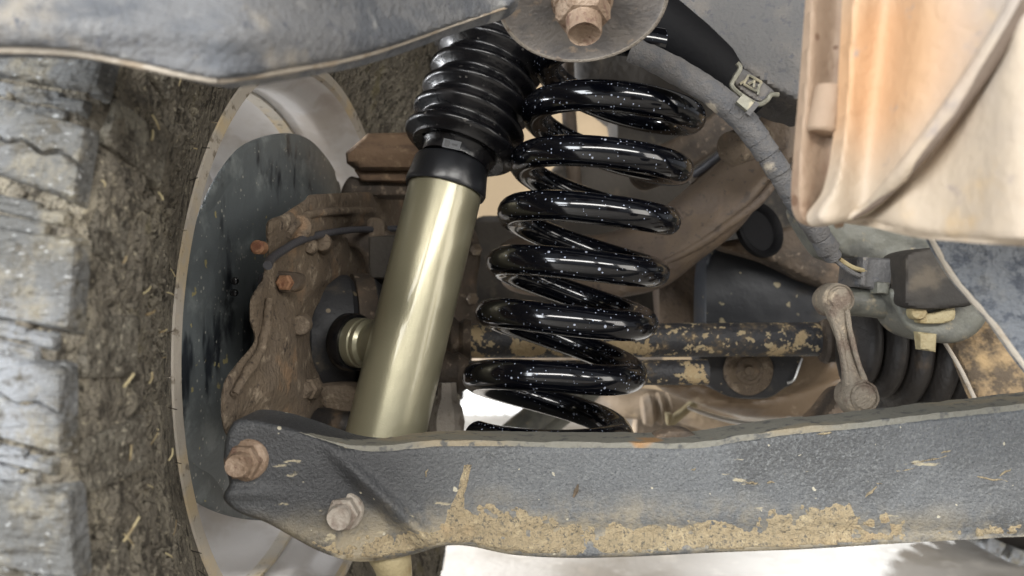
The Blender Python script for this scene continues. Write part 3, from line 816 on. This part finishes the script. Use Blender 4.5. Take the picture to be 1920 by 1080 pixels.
def mud_h(x, z, v):
    ml = np.interp(x, mud_line[:, 0], mud_line[:, 1])
    m_ = (z - ml) / 30.0
    n1 = fbm(v, 75, 5); n2 = fbm(v + Vector((3, 1, 2)), 260, 4)
    h = .0026 * (min(1.0, m_) + .75 * n1 - .12) + .0017 * n2
    h -= .0022 * max(0, (x - 1580) / 130.0) * (1 if x < 1830 else .3)
    if x > 800: h -= .0012 * max(0, (z - 1025) / 16.0) + .0022 * max(0, (z - 985) / 40.0) * max(0, .15 + fbm(v + Vector((9, 4, 4)), 110, 4))
    # one run of mud up the face
    cx = 848 + (990 - z) * .25
    h2 = .0030 * (1 - abs(x - cx) / (9 + max(0, (z - 905)) * .10)) + .0012 * n1
    if 868 < z < 990: h = max(h, h2)
    return h
mud_shell('mud_crust', 540, 1960, 860, 1050, mud_h, 4)
for (x, y, a, L_, w_) in ((800, 886, 80, 16, 6), (1445, 905, 10, 14, 8), (1410, 905, 0, 22, 9), (1700, 880, 10, 40, 4), (1745, 862, 14, 70, 5), (1775, 846, 20, 30, 5), (1632, 922, 45, 28, 9), (1860, 898, -8, 60, 5), (1886, 884, 30, 26, 6), (1080, 920, 70, 26, 15), (1650, 905, 4, 16, 4), (1545, 812, 4, 26, 8), (1300, 880, 20, 10, 5)):
    pts = []
    for k in range(5):
        f = k / 4 - .5
        xx = x + f * L_ * math.cos(math.radians(a)) + rng.uniform(-1.5, 1.5); zz = y - f * L_ * math.sin(math.radians(a)) + rng.uniform(-2, 2)
        pts.append(P(xx, zz, float(aY(xx, zz) - arm_relief(np.array([xx]), np.array([zz]))[0]) + .0003))
    Y0 = .41
    build('mud_smear', tube(pts, [PX(w_ * .25, Y0), PX(w_ * .5, Y0), PX(w_ * .6, Y0), PX(w_ * .45, Y0), PX(w_ * .2, Y0)], 8, 4, .0008, 300, .45), M['rust'] if x == 1080 else M['mud'], t)

# ------------------------------------------------------------------ chassis pieces above
t = thing('front_crossmember', 'dusty blue grey chassis panel with pale lip above the tyre', 'chassis panel', P(300, 150, .335))
def fmY(px, py): return .245 + .13 * (lambda q: q * q * (1.8 - .8 * q))(np.clip((px - 400) / 540, 0, 1))
build('panel', cast([(-80, -60, 'c'), (-80, 88, 'c'), (60, 88), (150, 96), (260, 117), (350, 138), (408, 148, 'c'), (520, 132), (640, 112), (740, 85), (860, 43), (960, 10), (980, -60, 'c')], fmY, .012, 14, 7, lambda X, Z: .004 * np.exp(-((Z - 40 - .05 * X) / 40) ** 2), .0012, 35), M['frame'], t)
lp = [(-80, 95), (60, 95), (150, 102), (260, 123), (350, 142), (410, 151)]
build('lip', tube([P(x, y - 2, float(fmY(x, y)) + .004) for x, y in lp], [.0014] * 6, 10, 6, .0003, 200), M['lip'], t)
lp = [(410, 151), (520, 135), (640, 115), (740, 88), (860, 46), (950, 16)]
build('lip', tube([P(x, y - 2, float(fmY(x, y)) + .004) for x, y in lp], [.0014, .0014, .0012, .001, .0008, .0006], 10, 6, .0003, 200), M['lip'], t)
build('drain_hole', lathe(P(8, 16, .247), (0, -1, 0), [(-.004, .0055), (.001, .0058), (.0014, .0050), (-.003, .004)], 20), M['black_ring'], t)

t = thing('chassis_rail', 'grey painted chassis rail at the top behind the cloth wrapped loom', 'chassis rail', P(1400, 190, .56))
build('rail_face', cast([(1180, -60, 'c'), (1230, 20), (1300, 55), (1370, 105), (1380, 125), (1470, 178), (1520, 196), (1560, 180), (1600, -60, 'c')], lambda X, Z: .56 - .03 * np.clip((X - 1250) / 300, 0, 1), .06, 9, 7, None, .001, 50), M['rail'], t)

t = thing('mount_washer', 'round taupe dished washer with rusty bolt at the top edge', 'washer', P(1092, 20, .40))
wn = Vector((.0, -.43, -.90)).normalized()
wc = P(1092, 2, .40)
build('disc', lathe(wc, wn, [(-.006, .030), (-.004, .0425), (-.001, .0436), (.0012, .0438), (.0018, .0430), (.0012, .0418), (.0002, .0405), (-.0005, .030), (-.0010, .02), (-.001, .001)], 72, .0003, 70), M['washer'], t)
V = []
d_, u_, w_ = axes(wn)
build('rolled_edge', tube([wc + wn * .0008 + (u_ * math.cos(a) + w_ * math.sin(a)) * .0432 for a in [2 * math.pi * k / 72 for k in range(73)]], .0013, 8, 1), M['bolt_grey'], t)
nut = build('nut', lathe(wc, wn, [(-.002, .0165), (.002, .0160), (.0032, .0148)], 36, .0004, 150), M['bolt'], t)
build('hex', lathe(wc, wn, [(.002, .0140), (.0025, .0146), (.012, .0140), (.0135, .0122)], 6, .0008, 120), M['bolt'], nut, angle=25)
build('stud', lathe(wc, wn, [(.012, .0092), (.0215, .0090), (.0228, .0083), (.0215, .0070), (.0205, .004), (.0205, .0005)], 28, .0005, 160), M['bolt'], nut)
build('spacer_tube', lathe(wc, -wn, [(.004, .026), (.08, .026)], 30), M['shade'], t)

# near rusty bracket at the right
t = thing('rusty_tow_bracket', 'large blurred orange rust bracket close at the upper right', 'bracket', P(1560, 420, .27))
def nbY(px, py): return .285 - .055 * np.clip((px - 1500) / 420, 0, 1.3) + .012 * np.exp(-((px - 1640 + (py - 200) * .12) / 45) ** 2)
build('side_flange', cast([(1526, -80, 'c'), (1512, 120), (1499, 280), (1494, 360), (1502, 405), (1530, 422), (1570, 416), (1590, 380), (1640, -80, 'c')], lambda X, Z: .288 + 0 * X, .006, 12, 5, lambda X, Z: -.006 * np.exp(-((X - 1555 + (Z - 200) * .05) / 30) ** 2), .0008, 50), M['near_flange'], t)
build('main_face', cast([(1600, -80, 'c'), (1590, 120), (1578, 260), (1560, 350), (1528, 400), (1545, 422), (1600, 410), (1650, 370), (1720, 290), (1790, 200), (1850, 110), (1920, -10), (1960, -80, 'c')], nbY, .008, 14, 5, None, .0010, 30), M['near'], t)
build('bead', tube([P(x, y, float(nbY(x, y)) - d) for x, y, d in ((1560, 412, -.004), (1620, 394, .001), (1690, 326, .003), (1770, 226, .004), (1840, 124, .004), (1910, 10, .004), (1950, -80, .004))], [.001, .002, .003, .0035, .0035, .0035, .0035], 14), M['near'], t)
build('seam', tube([P(x, y, float(nbY(x, y)) - d) for x, y, d in ((1600, 410, .002), (1656, 372, .003), (1722, 300, .004), (1796, 204, .0045), (1862, 110, .0045), (1936, -14, .0045), (1960, -80, .0045))], [.0005, .0012, .0018, .0022, .0025, .0026, .0026], 12), M['seam'], t)
build('rear_face', cast([(1600, 410), (1660, 378), (1730, 308), (1806, 214), (1880, 110), (1960, -40), (2300, -80, 'c'), (2300, 480, 'c'), (1920, 456), (1840, 450), (1750, 442), (1660, 422)], lambda X, Z: nbY(X, Z) + .006 - .012 * np.exp(-((X - 1900) / 100) ** 2), .010, 18, 7, None, .0012, 30), M['near'], t)
build('peg', lathe(P(1553, 178, .2885), (-.18, 0, -1), [(-.003, .0050), (-.002, .0054), (.0135, .0058), (.0145, .0050)], 24, .0003, 150), M['near_flange'], t)

t = thing('slate_side_panel', 'speckled slate grey panel with tan edge at the right below the rusty bracket', 'chassis panel', P(1900, 680, .34))
build('panel', cast([(1736, 430, 'c'), (2240, 440, 'c'), (2240, 800, 'c'), (2020, 800, 'c'), (1925, 690), (1860, 600), (1790, 520)], lambda X, Z: .345 - .02 * np.clip((X - 1740) / 200, 0, 1), .005, 4, 7, None, .0008, 60), M['panel'], t)
build('edge', tube([P(x, y, .352 - .02 * min(1, max(0, (x - 1740) / 200)) - .006) for x, y in ((1740, 436), (1790, 522), (1860, 603), (1925, 692), (1990, 775))], .0013, 8, 6, .0005, 200), M['lip'], t)
t = thing('tan_gusset', 'tan mud coated gusset plate between slate panel and control arm', 'gusset', P(1880, 770, .42))
build('plate', cast([(1780, 610), (1820, 560), (1870, 580), (2000, 740, 'c'), (2000, 800, 'c'), (1860, 800, 'c'), (1836, 760), (1806, 690)], lambda X, Z: .55 - .03 * np.clip((X - 1760) / 200, 0, 1), .01, 8, 6, None, .002, 60), M['tan'], t)
build('edge', tube([P(1762, 628, .53), P(1800, 690, .53), P(1838, 770, .525)], .0014, 8), M['lip'], t)

t = thing('overhead_shade_pan', 'unseen dark pan added overhead to shade the dust boot and coil spring', 'shade pan', (.45, .66, .80))
build('pan', box((.45, .66, .815), 1.9, .68, .03), M['shade'], t)  # unseen slab added to block light from above and darken the bay
for k in range(5): build('swage', box((-.35 + k * .4, .66, .794), .09, .62, .012), M['shade'], t)
t = thing('spring_perch_bracket', 'brown folded bracket with pale bolts between shock and spring', 'bracket', P(880, 600, .74))
build('plate', cast([(846, 420, 'c'), (884, 424), (900, 470), (892, 540), (900, 610, 'c'), (840, 616, 'c')], .74, .02, 6, 5, None, .002, 60), M['rust_dark'], t)
for x, y in ((893, 468), (886, 560)):
    build('bolt', lathe(P(x, y, .738), (0, -1, 0), [(0, .0060), (.004, .0058), (.005, .004)], 6), M['rust'], t)
t = thing('brown_upright', 'flat brown upright plate right of the lower coils', 'upright', P(1280, 610, .82))
build('plate', cast([(1236, 470), (1322, 462, 'c'), (1314, 640, 'c'), (1236, 640, 'c')], .84, .02, 8, 6, None, .0015, 40), M['member'], t)
build('edge', tube([P(1318, 466, .83), P(1316, 540, .83), P(1312, 636, .83)], .003, 8), M['rust_dark'], t)
t = thing('brake_hose', 'thin dark brake hose crossing behind the upper coils', 'hose', P(1330, 330, .72))
build('hose', tube([P(1200, 330, .8), P(1270, 340, .74), P(1340, 300, .70), P(1400, 240, .66), P(1440, 180, .64)], .0042, 12), M['cable'], t)
build('fitting', lathe(P(1290, 335, .725), (1, -.2, .5), [(0, .0065), (.014, .0065)], 6), M['bolt_grey'], t)
t = thing('seam_rail', 'dark folded rail running diagonally above the brown arm', 'rail', P(1300, 330, .8))
build('rail', cast([(1190, 300), (1300, 240), (1420, 150), (1460, 175), (1340, 285), (1220, 350)], .80, .03, 10, 6, None, .002, 40), M['rust_dark'], t)

# ------------------------------------------------------------------ wiring loom
t = thing('wiring_loom', 'grey cloth wrapped wiring loom running down from the washer', 'loom', P(1560, 490, .5))
lpts = [(1185, 92, .468), (1240, 118, .466), (1300, 152, .465), (1350, 186, .464), (1395, 228, .466), (1440, 290, .47), (1490, 370, .478), (1530, 430, .487), (1562, 482, .497)]
build('sleeve', tube([P(*p) for p in lpts], [.0072, .0079, .0079, .0077, .0073, .0068, .0066, .0064, .0058], 18, 8, .0010, 160), M['loom'], t)
for i, f in enumerate((.40, .45, .50, .555, .61, .665, .72, .775, .83, .885, .94)):
    cp = catmull([tuple(P(*p)) for p in lpts], 20); k = int(f * (len(cp) - 2))
    p, q = Vector(cp[k]), Vector(cp[k + 1])
    build('tape_wrap', lathe(p, (q - p), [(-.0065, .0062), (-.006, .0084 - .0018 * f), (.005, .0088 - .0018 * f), (.0062, .0062)], 18, .0008, 200), M['loom'], t)
cp0 = P(1382, 205, .462)
build('tie_clip', box(cp0 + Vector((.003, -.008, .001)), .011, .004, .006, Matrix.Rotation(math.radians(40), 3, 'Y')), M['clip'], t)
build('tie_clip', box(cp0 + Vector((.006, -.009, -.002)), .003, .004, .009, Matrix.Rotation(math.radians(40), 3, 'Y')), M['loom'], t)
for k, (x, y, x2, y2) in enumerate(((1566, 488, 1618, 520), (1574, 486, 1622, 508))):
    build('wire', tube([P(x, y, .497), P((x + x2) / 2, (y + y2) / 2 + 4, .50), P(x2, y2, .505)], .0016, 8), M['yellow'] if k else M['loom'], t)

t = thing('loom_bracket', 'small bent steel bracket with stamped emblem holding the loom', 'bracket', P(1410, 200, .48))
rim_pts = [(1382, 118), (1388, 128), (1378, 146), (1372, 160), (1384, 174), (1408, 190), (1424, 196), (1438, 188), (1446, 178), (1460, 178)]
build('bent_rim', tube([P(x, y, .485) for x, y in rim_pts], .0016, 8, 5), M['clip'], t)
build('plate', cast([(1386, 128), (1378, 158), (1424, 192), (1444, 176), (1452, 172), (1420, 146)], .492, .006, 4, 4), M['rail'], t)
em = lambda x, y: P(1411 + x * .85 - y * .5, 156 + x * .5 + y * .85, .4905)
for a, b in (((-14, -10), (14, -10)), ((14, -10), (14, 10)), ((14, 10), (-14, 10)), ((-14, 10), (-14, -10)), ((-20, 14), (-12, -4)), ((20, 14), (12, -4)), ((-6, 6), (0, -6)), ((0, -6), (6, 6))):
    build('emblem_stroke', tube([em(*a), em((a[0] + b[0]) / 2, (a[1] + b[1]) / 2), em(*b)], .0009, 6, 1), M['clip'], t)

# ------------------------------------------------------------------ background chassis and driveline
t = thing('wheel_arch_liner', 'dark wheel arch liner behind the black dust boot', 'arch liner', P(800, 300, 1.15))
build('liner', cast([(480, -120, 'c'), (1010, -120, 'c'), (1014, 80), (990, 170), (948, 228, 'c'), (962, 262, 'c'), (930, 310), (906, 330), (880, 380), (640, 380)], 1.12, .03, 14, 12, None, .004, 12), M['shade'], t)
t = thing('inner_chassis_panel', 'dark brown chassis panel behind the coil spring', 'chassis panel', P(1250, 600, .95))
build('panel', cast([(1080, -100, 'c'), (1080, 172, 'c'), (1150, 225, 'c'), (1150, 270, 'c'), (1046, 308), (1020, 345), (950, 400), (880, 430), (870, 660, 'c'), (960, 660), (1120, 655), (1400, 655, 'c'), (1700, 640, 'c'), (1720, 100), (1700, -100, 'c')], .95, .05, 12, 12, lambda X, Z: .01 * np.sin(X / 90.0) * np.sin(Z / 70.0), .004, 14), M['shade'], t)
build('upright', tube([P(1062, 60, .9), P(1066, 200, .9), P(1078, 350, .9)], .0085, 12), M['rust_dark'], t)
t = thing('upper_control_arm', 'brown pressed steel arm sweeping behind the coil spring', 'control arm', P(1250, 560, .68))
def ucY(px, py): return .66 + .06 * np.clip((1480 - px) / 400, 0, 1)
build('arm', cast([(1500, 196), (1440, 205), (1380, 270), (1310, 340), (1230, 400), (1120, 440), (1010, 430), (930, 470), (950, 540), (1040, 558), (1140, 560), (1240, 540), (1310, 490), (1390, 425), (1450, 340), (1500, 280)], ucY, .05, 26, 7, lambda X, Z: .006 * np.exp(-((Z - 470 + (X - 1280) * .78) / 30) ** 2), .0014, 30), M['member'], t)
build('stiffener', tube([P(x, y, float(ucY(x, y)) - .004) for x, y in ((1462, 330), (1420, 380), (1360, 425), (1300, 465), (1230, 500))], [.003, .004, .004, .004, .003], 10), M['member'], t)
build('bush_eye', lathe(P(1395, 272, .62), (-.8, -.5, -.3), [(-.02, .014), (.016, .014), (.018, .010)], 24), M['rust'], t)
build('bush', lathe(P(1420, 432, .71), (.5, -1, .3), [(0, .027), (.005, .027), (.007, .025), (.004, .021), (-.002, .019), (-.002, .001)], 30), M['seat'], t)  # black disc standing in for the shade of an open hole

t = thing('differential_bracket', 'black mud spotted plate above the drive shaft', 'plate', P(1430, 600, .78))
build('plate', cast([(1318, 640, 'c'), (1322, 500), (1346, 464), (1390, 470), (1480, 500), (1600, 520), (1640, 640, 'c')], .77, .04, 8, 6, None, .001, 30), M['black_panel'], t)
build('upper_web', cast([(1350, 460), (1420, 440), (1520, 420), (1640, 440), (1700, 540), (1560, 540), (1440, 490)], .74, .03, 12, 7, None, .002, 40), M['rust_dark'], t)

t = thing('drive_shaft', 'mud splattered black drive shaft passing behind the coil spring', 'drive shaft', P(1200, 668, .66))
build('tube', lathe(P(838, 640, .665), P(1545, 636, .665) - P(838, 640, .665), [(0, .0148), (.328, .0146)], 40, .0003, 60), M['shaft'], t)
build('small_boot', lathe(P(800, 640, .655), (1, 0.02, 0), [(0, .024), (.012, .026), (.018, .020), (.022, .022), (.028, .017), (.032, .0195), (.038, .0185)], 30), M['rust_dark'], t)
build('clamp_flange', lathe(P(1540, 640, .655), (1, -.1, 0), [(0, .010), (0, .0175), (.003, .019), (.005, .0185), (.006, .0178), (.018, .018), (.020, .0165)], 36), M['rust_dark'], t)
t = thing('inner_joint_boot', 'black ribbed rubber joint boot behind the stabiliser link', 'joint boot', P(1680, 760, .62))
c1 = P(1584, 648, .61); dj = Vector((1, -.02, -.10))
bpf = [(0, .018)]
for k in range(4):
    s = .004 + k * .0165; R = .034 + .0055 * k
    bpf += [(s, R - .006), (s + .003, R), (s + .008, R + .0008), (s + .0115, R - .001), (s + .014, R - .008)]
bpf += [(.072, .046), (.074, .051), (.088, .052), (.092, .050), (.100, .049)]
build('bellows', lathe(c1, dj, bpf, 64, .0006, 50), M['old_boot'], t, angle=60)
build('housing', lathe(c1, dj, [(.094, .040), (.095, .0475), (.112, .0465), (.116, .040), (.13, .030)], 48, .0008, 40), M['rust_dark'], t)

t = thing('tie_rod', 'dark tie rod with flaking tan mud under the drive shaft', 'tie rod', P(1200, 724, .62))
build('rod', lathe(P(850, 700, .63), P(1325, 698, .63) - P(850, 700, .63), [(0, .0104), (.208, .0104)], 32, .0002, 80), M['shaft'], t)
build('end_boot', lathe(P(800, 700, .62), (1, .05, 0), [(0, .017), (.015, .019), (.022, .016), (.026, .017), (.034, .012)], 28), M['rust_dark'], t)
build('end_joint', lathe(P(838, 790, .60), (0, .1, 1), [(-.02, .012), (.0, .014), (.01, .012), (.018, .008), (.03, .007)], 6), M['bolt_grey'], t)
t = thing('rack_bracket', 'dark mounting plate with round rusty bush below the drive shaft', 'bracket', P(1405, 745, .7))
build('plate', cast([(1296, 640, 'c'), (1316, 690), (1326, 720), (1362, 742), (1400, 748), (1440, 746), (1470, 728), (1488, 715), (1506, 660), (1508, 640, 'c')], .70, .03, 7, 5, None, .0006, 50), M['cv'], t)
build('bush', lathe(P(1402, 694, .699), (0, -1, 0), [(-.002, .0225), (.003, .0222), (.0045, .019), (.004, .013), (.0055, .012), (.006, .009), (.0045, .0085), (.004, .005), (.006, .0045), (.006, .0005)], 40, .0008, 90), M['rust'], t)

build('spring_clip', tube([P(1504, 672, .695), P(1496, 694, .695), P(1488, 713, .695), P(1476, 718, .695)], .0011, 8, 3), M['silver'], t)

t = thing('engine_sump', 'pale dusty curved sump pan low behind the rack bracket', 'sump', P(1420, 800, .85))
build('pan', cast([(1236, 726), (1300, 716), (1420, 740), (1520, 716), (1580, 640), (1640, 640), (1620, 720), (1570, 768), (1500, 784), (1430, 785), (1370, 776), (1310, 758)], .84, .10, 40, 6, lambda X, Z: .004 * np.sin((Z + .2 * X) / 9.0), .001, 30), M['pale_pipe'], t)
t = thing('skid_tray', 'bright silver strip of tray below the sump', 'tray', P(1440, 815, .98))
build('tray', tube([P(x, y, .95) for x, y in ((1290, 764), (1350, 784), (1420, 796), (1500, 797), (1570, 788))], [.003, .004, .006, .007, .006], 12, 6, 0, 1, .7), M['silver'], t)

# stabiliser bar, bush clamp and link
t = thing('stabiliser_link', 'taupe dog bone stabiliser link standing before the ribbed boot', 'stabiliser link', P(1607, 780, .5))
A = P(1562, 563, .505); B = P(1606, 745, .495)
lv = (B - A).normalized(); lperp = Vector((lv.z, 0, -lv.x)).normalized()
build('rod', tube([A + lv * .004, A.lerp(B, .18), A.lerp(B, .4), A.lerp(B, .6), A.lerp(B, .8), B - lv * .004], [.0098, .0078, .0056, .0060, .0078, .0100], 20, 6, .0006, 160, .72), M['link'], t)
for s in (-1, 1):
    build('rod_rib', tube([A.lerp(B, f) + lperp * s * w_ + Vector((0, -.0050, 0)) for f, w_ in ((.12, .0052), (.3, .0042), (.5, .0040), (.7, .0046), (.86, .006))], .0017, 8, 5, .0003, 200), M['link'], t)
for c, r in ((A, .0108), (B, .0114)):
    d = Vector((.1, -1, .05))
    build('eye', lathe(c + Vector((0, .011, 0)), d, [(0, r * .92), (.002, r), (.014, r), (.0170, r * .95), (.0182, r * .84), (.0170, r * .78), (.0172, r * .70), (.0192, r * .62), (.0202, r * .4), (.0198, r * .22), (.0206, .0004)], 36, .0006, 180), M['link'], t)
t = thing('stabiliser_bar', 'grey green stabiliser bar end joined to the top of the link', 'stabiliser bar', P(1630, 600, .52))
build('bar', tube([P(1572, 566, .522), P(1620, 566, .522), P(1680, 568, .525), P(1740, 560, .53), P(1820, 520, .54)], [.0092, .0102, .0112, .0110, .0110], 24), M['grey_green'], t)
t = thing('bush_clamp', 'rounded clamp with yellow bolt and tab holding the stabiliser bar', 'clamp', P(1750, 645, .5))
build('strap', cast([(1670, 540), (1676, 580), (1694, 612), (1725, 634), (1775, 644), (1820, 632), (1850, 596), (1850, 540), (1760, 530)], .50, .03, 16, 5, None, .0006, 80), M['grey_green'], t)
build('bolt', lathe(P(1716, 585, .498), (-.1, -1, 0), [(-.002, .0052), (.005, .0050), (.006, .0042)], 20, .0004, 200), M['yellow'], t)
build('tab', cast([(1728, 590), (1756, 586), (1786, 574), (1790, 596), (1770, 606), (1726, 606)], .494, .006, 4, 4, None, .0006, 100), M['yellow'], t)
build('tab', cast([(1722, 622, 'c'), (1756, 626, 'c'), (1754, 660, 'c'), (1726, 656, 'c')], .492, .006, 4, 4), M['yellow'], t)
build('housing', cast([(1706, 474), (1800, 470), (1830, 560), (1780, 578), (1700, 574), (1698, 520)], .487, .03, 8, 5, None, .0006, 80), M['shade'], t)
t = thing('sensor_connector', 'grey plastic connector block where the loom ends', 'connector', P(1650, 550, .51))
build('block', cast([(1612, 482, 'c'), (1700, 486, 'c'), (1694, 552, 'c'), (1606, 538, 'c')], .507, .03, 5, 5, None, .0004, 90), M['rail'], t)
build('latch', cast([(1644, 528, 'c'), (1668, 530, 'c'), (1666, 552, 'c'), (1642, 550, 'c')], .503, .008, 3, 3), M['grey_green'], t)
build('rib', cast([(1618, 482, 'c'), (1628, 482, 'c'), (1622, 536, 'c'), (1612, 534, 'c')], .503, .008, 2, 3), M['loom'], t)
t = thing('upper_frame_block', 'grey green dusty casting tucked under the rusty bracket', 'casting', P(1640, 480, .6))
build('casting', cast([(1520, 380), (1600, 400), (1760, 430), (1790, 520), (1700, 500), (1600, 486), (1560, 460)], .56, .05, 20, 6, None, .003, 60), M['grey_green'], t)

t = thing('link_bracket', 'brown tapered bracket under the lower eye of the stabiliser link', 'bracket', P(1590, 800, .56))
build('plate', cast([(1500, 830, 'c'), (1550, 776), (1588, 735), (1640, 745), (1634, 820, 'c')], .56, .03, 7, 5, None, .001, 70), M['rust_dark'], t)
t = thing('undertray_panel', 'smooth grey undertray panel right of the link bracket', 'panel', P(1690, 790, .62))
build('panel', cast([(1610, 720, 'c'), (1700, 720), (1800, 740), (1742, 772), (1700, 800), (1610, 810, 'c')], .66, .03, 10, 6), M['rail'], t)
build('edge', tube([P(1745, 768, .655), P(1715, 786, .655), P(1690, 798, .655)], .0012, 8), M['silver'], t)

# clutter under the engine, seen through the gap right of the spring
t = thing('far_control_arm', 'tan dusty suspension arm on the far side, right of the spring foot', 'far arm', P(1150, 800, 1.3))
build('arm', tube([P(1050, 745, 1.25), P(1110, 752, 1.25), P(1200, 756, 1.22), P(1290, 770, 1.2), P(1420, 830, 1.2)], [.022, .028, .024, .020, .02], 18, 6, .004, 30), M['far_tan'], t)
build('arm_lower', tube([P(1190, 800, 1.3), P(1300, 812, 1.3), P(1460, 830, 1.3)], .024, 14, 5, .003, 30), M['far_tan'], t)
build('bellows', lathe(P(1205, 770, 1.1), (1, 0, .1), [(0, .02), (.01, .024), (.016, .018), (.024, .024), (.03, .018), (.038, .023), (.044, .016), (.06, .012)], 24), M['far_tan'], t)
t = thing('yellow_stay', 'short yellow diagonal stay beside the far bellows', 'stay', P(1262, 795, 1.0))
build('bar', cast([(1252, 790, 'c'), (1300, 752, 'c'), (1310, 760, 'c'), (1264, 798, 'c')], 1.0, .012, 3, 3), M['yellow'], t)
build('foot', cast([(1250, 776, 'c'), (1260, 776, 'c'), (1264, 798, 'c'), (1252, 798, 'c')], .998, .012, 2, 3), M['yellow'], t)
t = thing('far_strut_tube', 'grey green far strut tube visible below the lowest coil', 'strut', P(960, 800, .95))
build('tube', tube([P(960, 820, .9), P(1030, 760, .95), P(1100, 700, 1.0)], [.018, .018, .018], 18), M['grey_green'], t)
build('tube_edge', tube([P(1000, 824, .92), P(1070, 768, .97), P(1130, 716, 1.02)], [.012, .012, .012], 14), M['grey_green'], t)
t = thing('far_steering_rod', 'dusty tan rod seen between drive shaft and tie rod', 'rod', P(920, 690, 1.2))
build('rod', tube([P(840, 640, 1.25), P(950, 690, 1.2), P(1060, 690, 1.2), P(1240, 690, 1.2)], .02, 14, 5, .003, 30), M['far_tan'], t)

# the far wheel's tyre, on the floor at the lower right
t = thing('standing_tyre', 'dark knobbly tyre standing on the floor at the lower right corner', 'tyre', (.83, 1.22, 0))
fc = Vector((.83, 1.16, .205))
build('carcass', lathe(fc, (0, 1, 0), [(0, .11), (.004, .15), (.02, .180), (.04, .192), (.16, .192), (.18, .18), (.2, .15), (.2, .11)], 64, .002, 40), M['old_boot'], t)
for k in range(30):
    a = 2 * math.pi * k / 30
    dirv = Vector((math.cos(a), 0, math.sin(a)))
    R_ = Matrix((Vector((0, 1, 0)), dirv, Vector((0, 1, 0)).cross(dirv))).transposed()
    for yy in (.03, .10, .165):
        build('tread_block', box(fc + Vector((0, yy, 0)) + dirv * .194, .05, .022, .026, R_), M['block'], t)
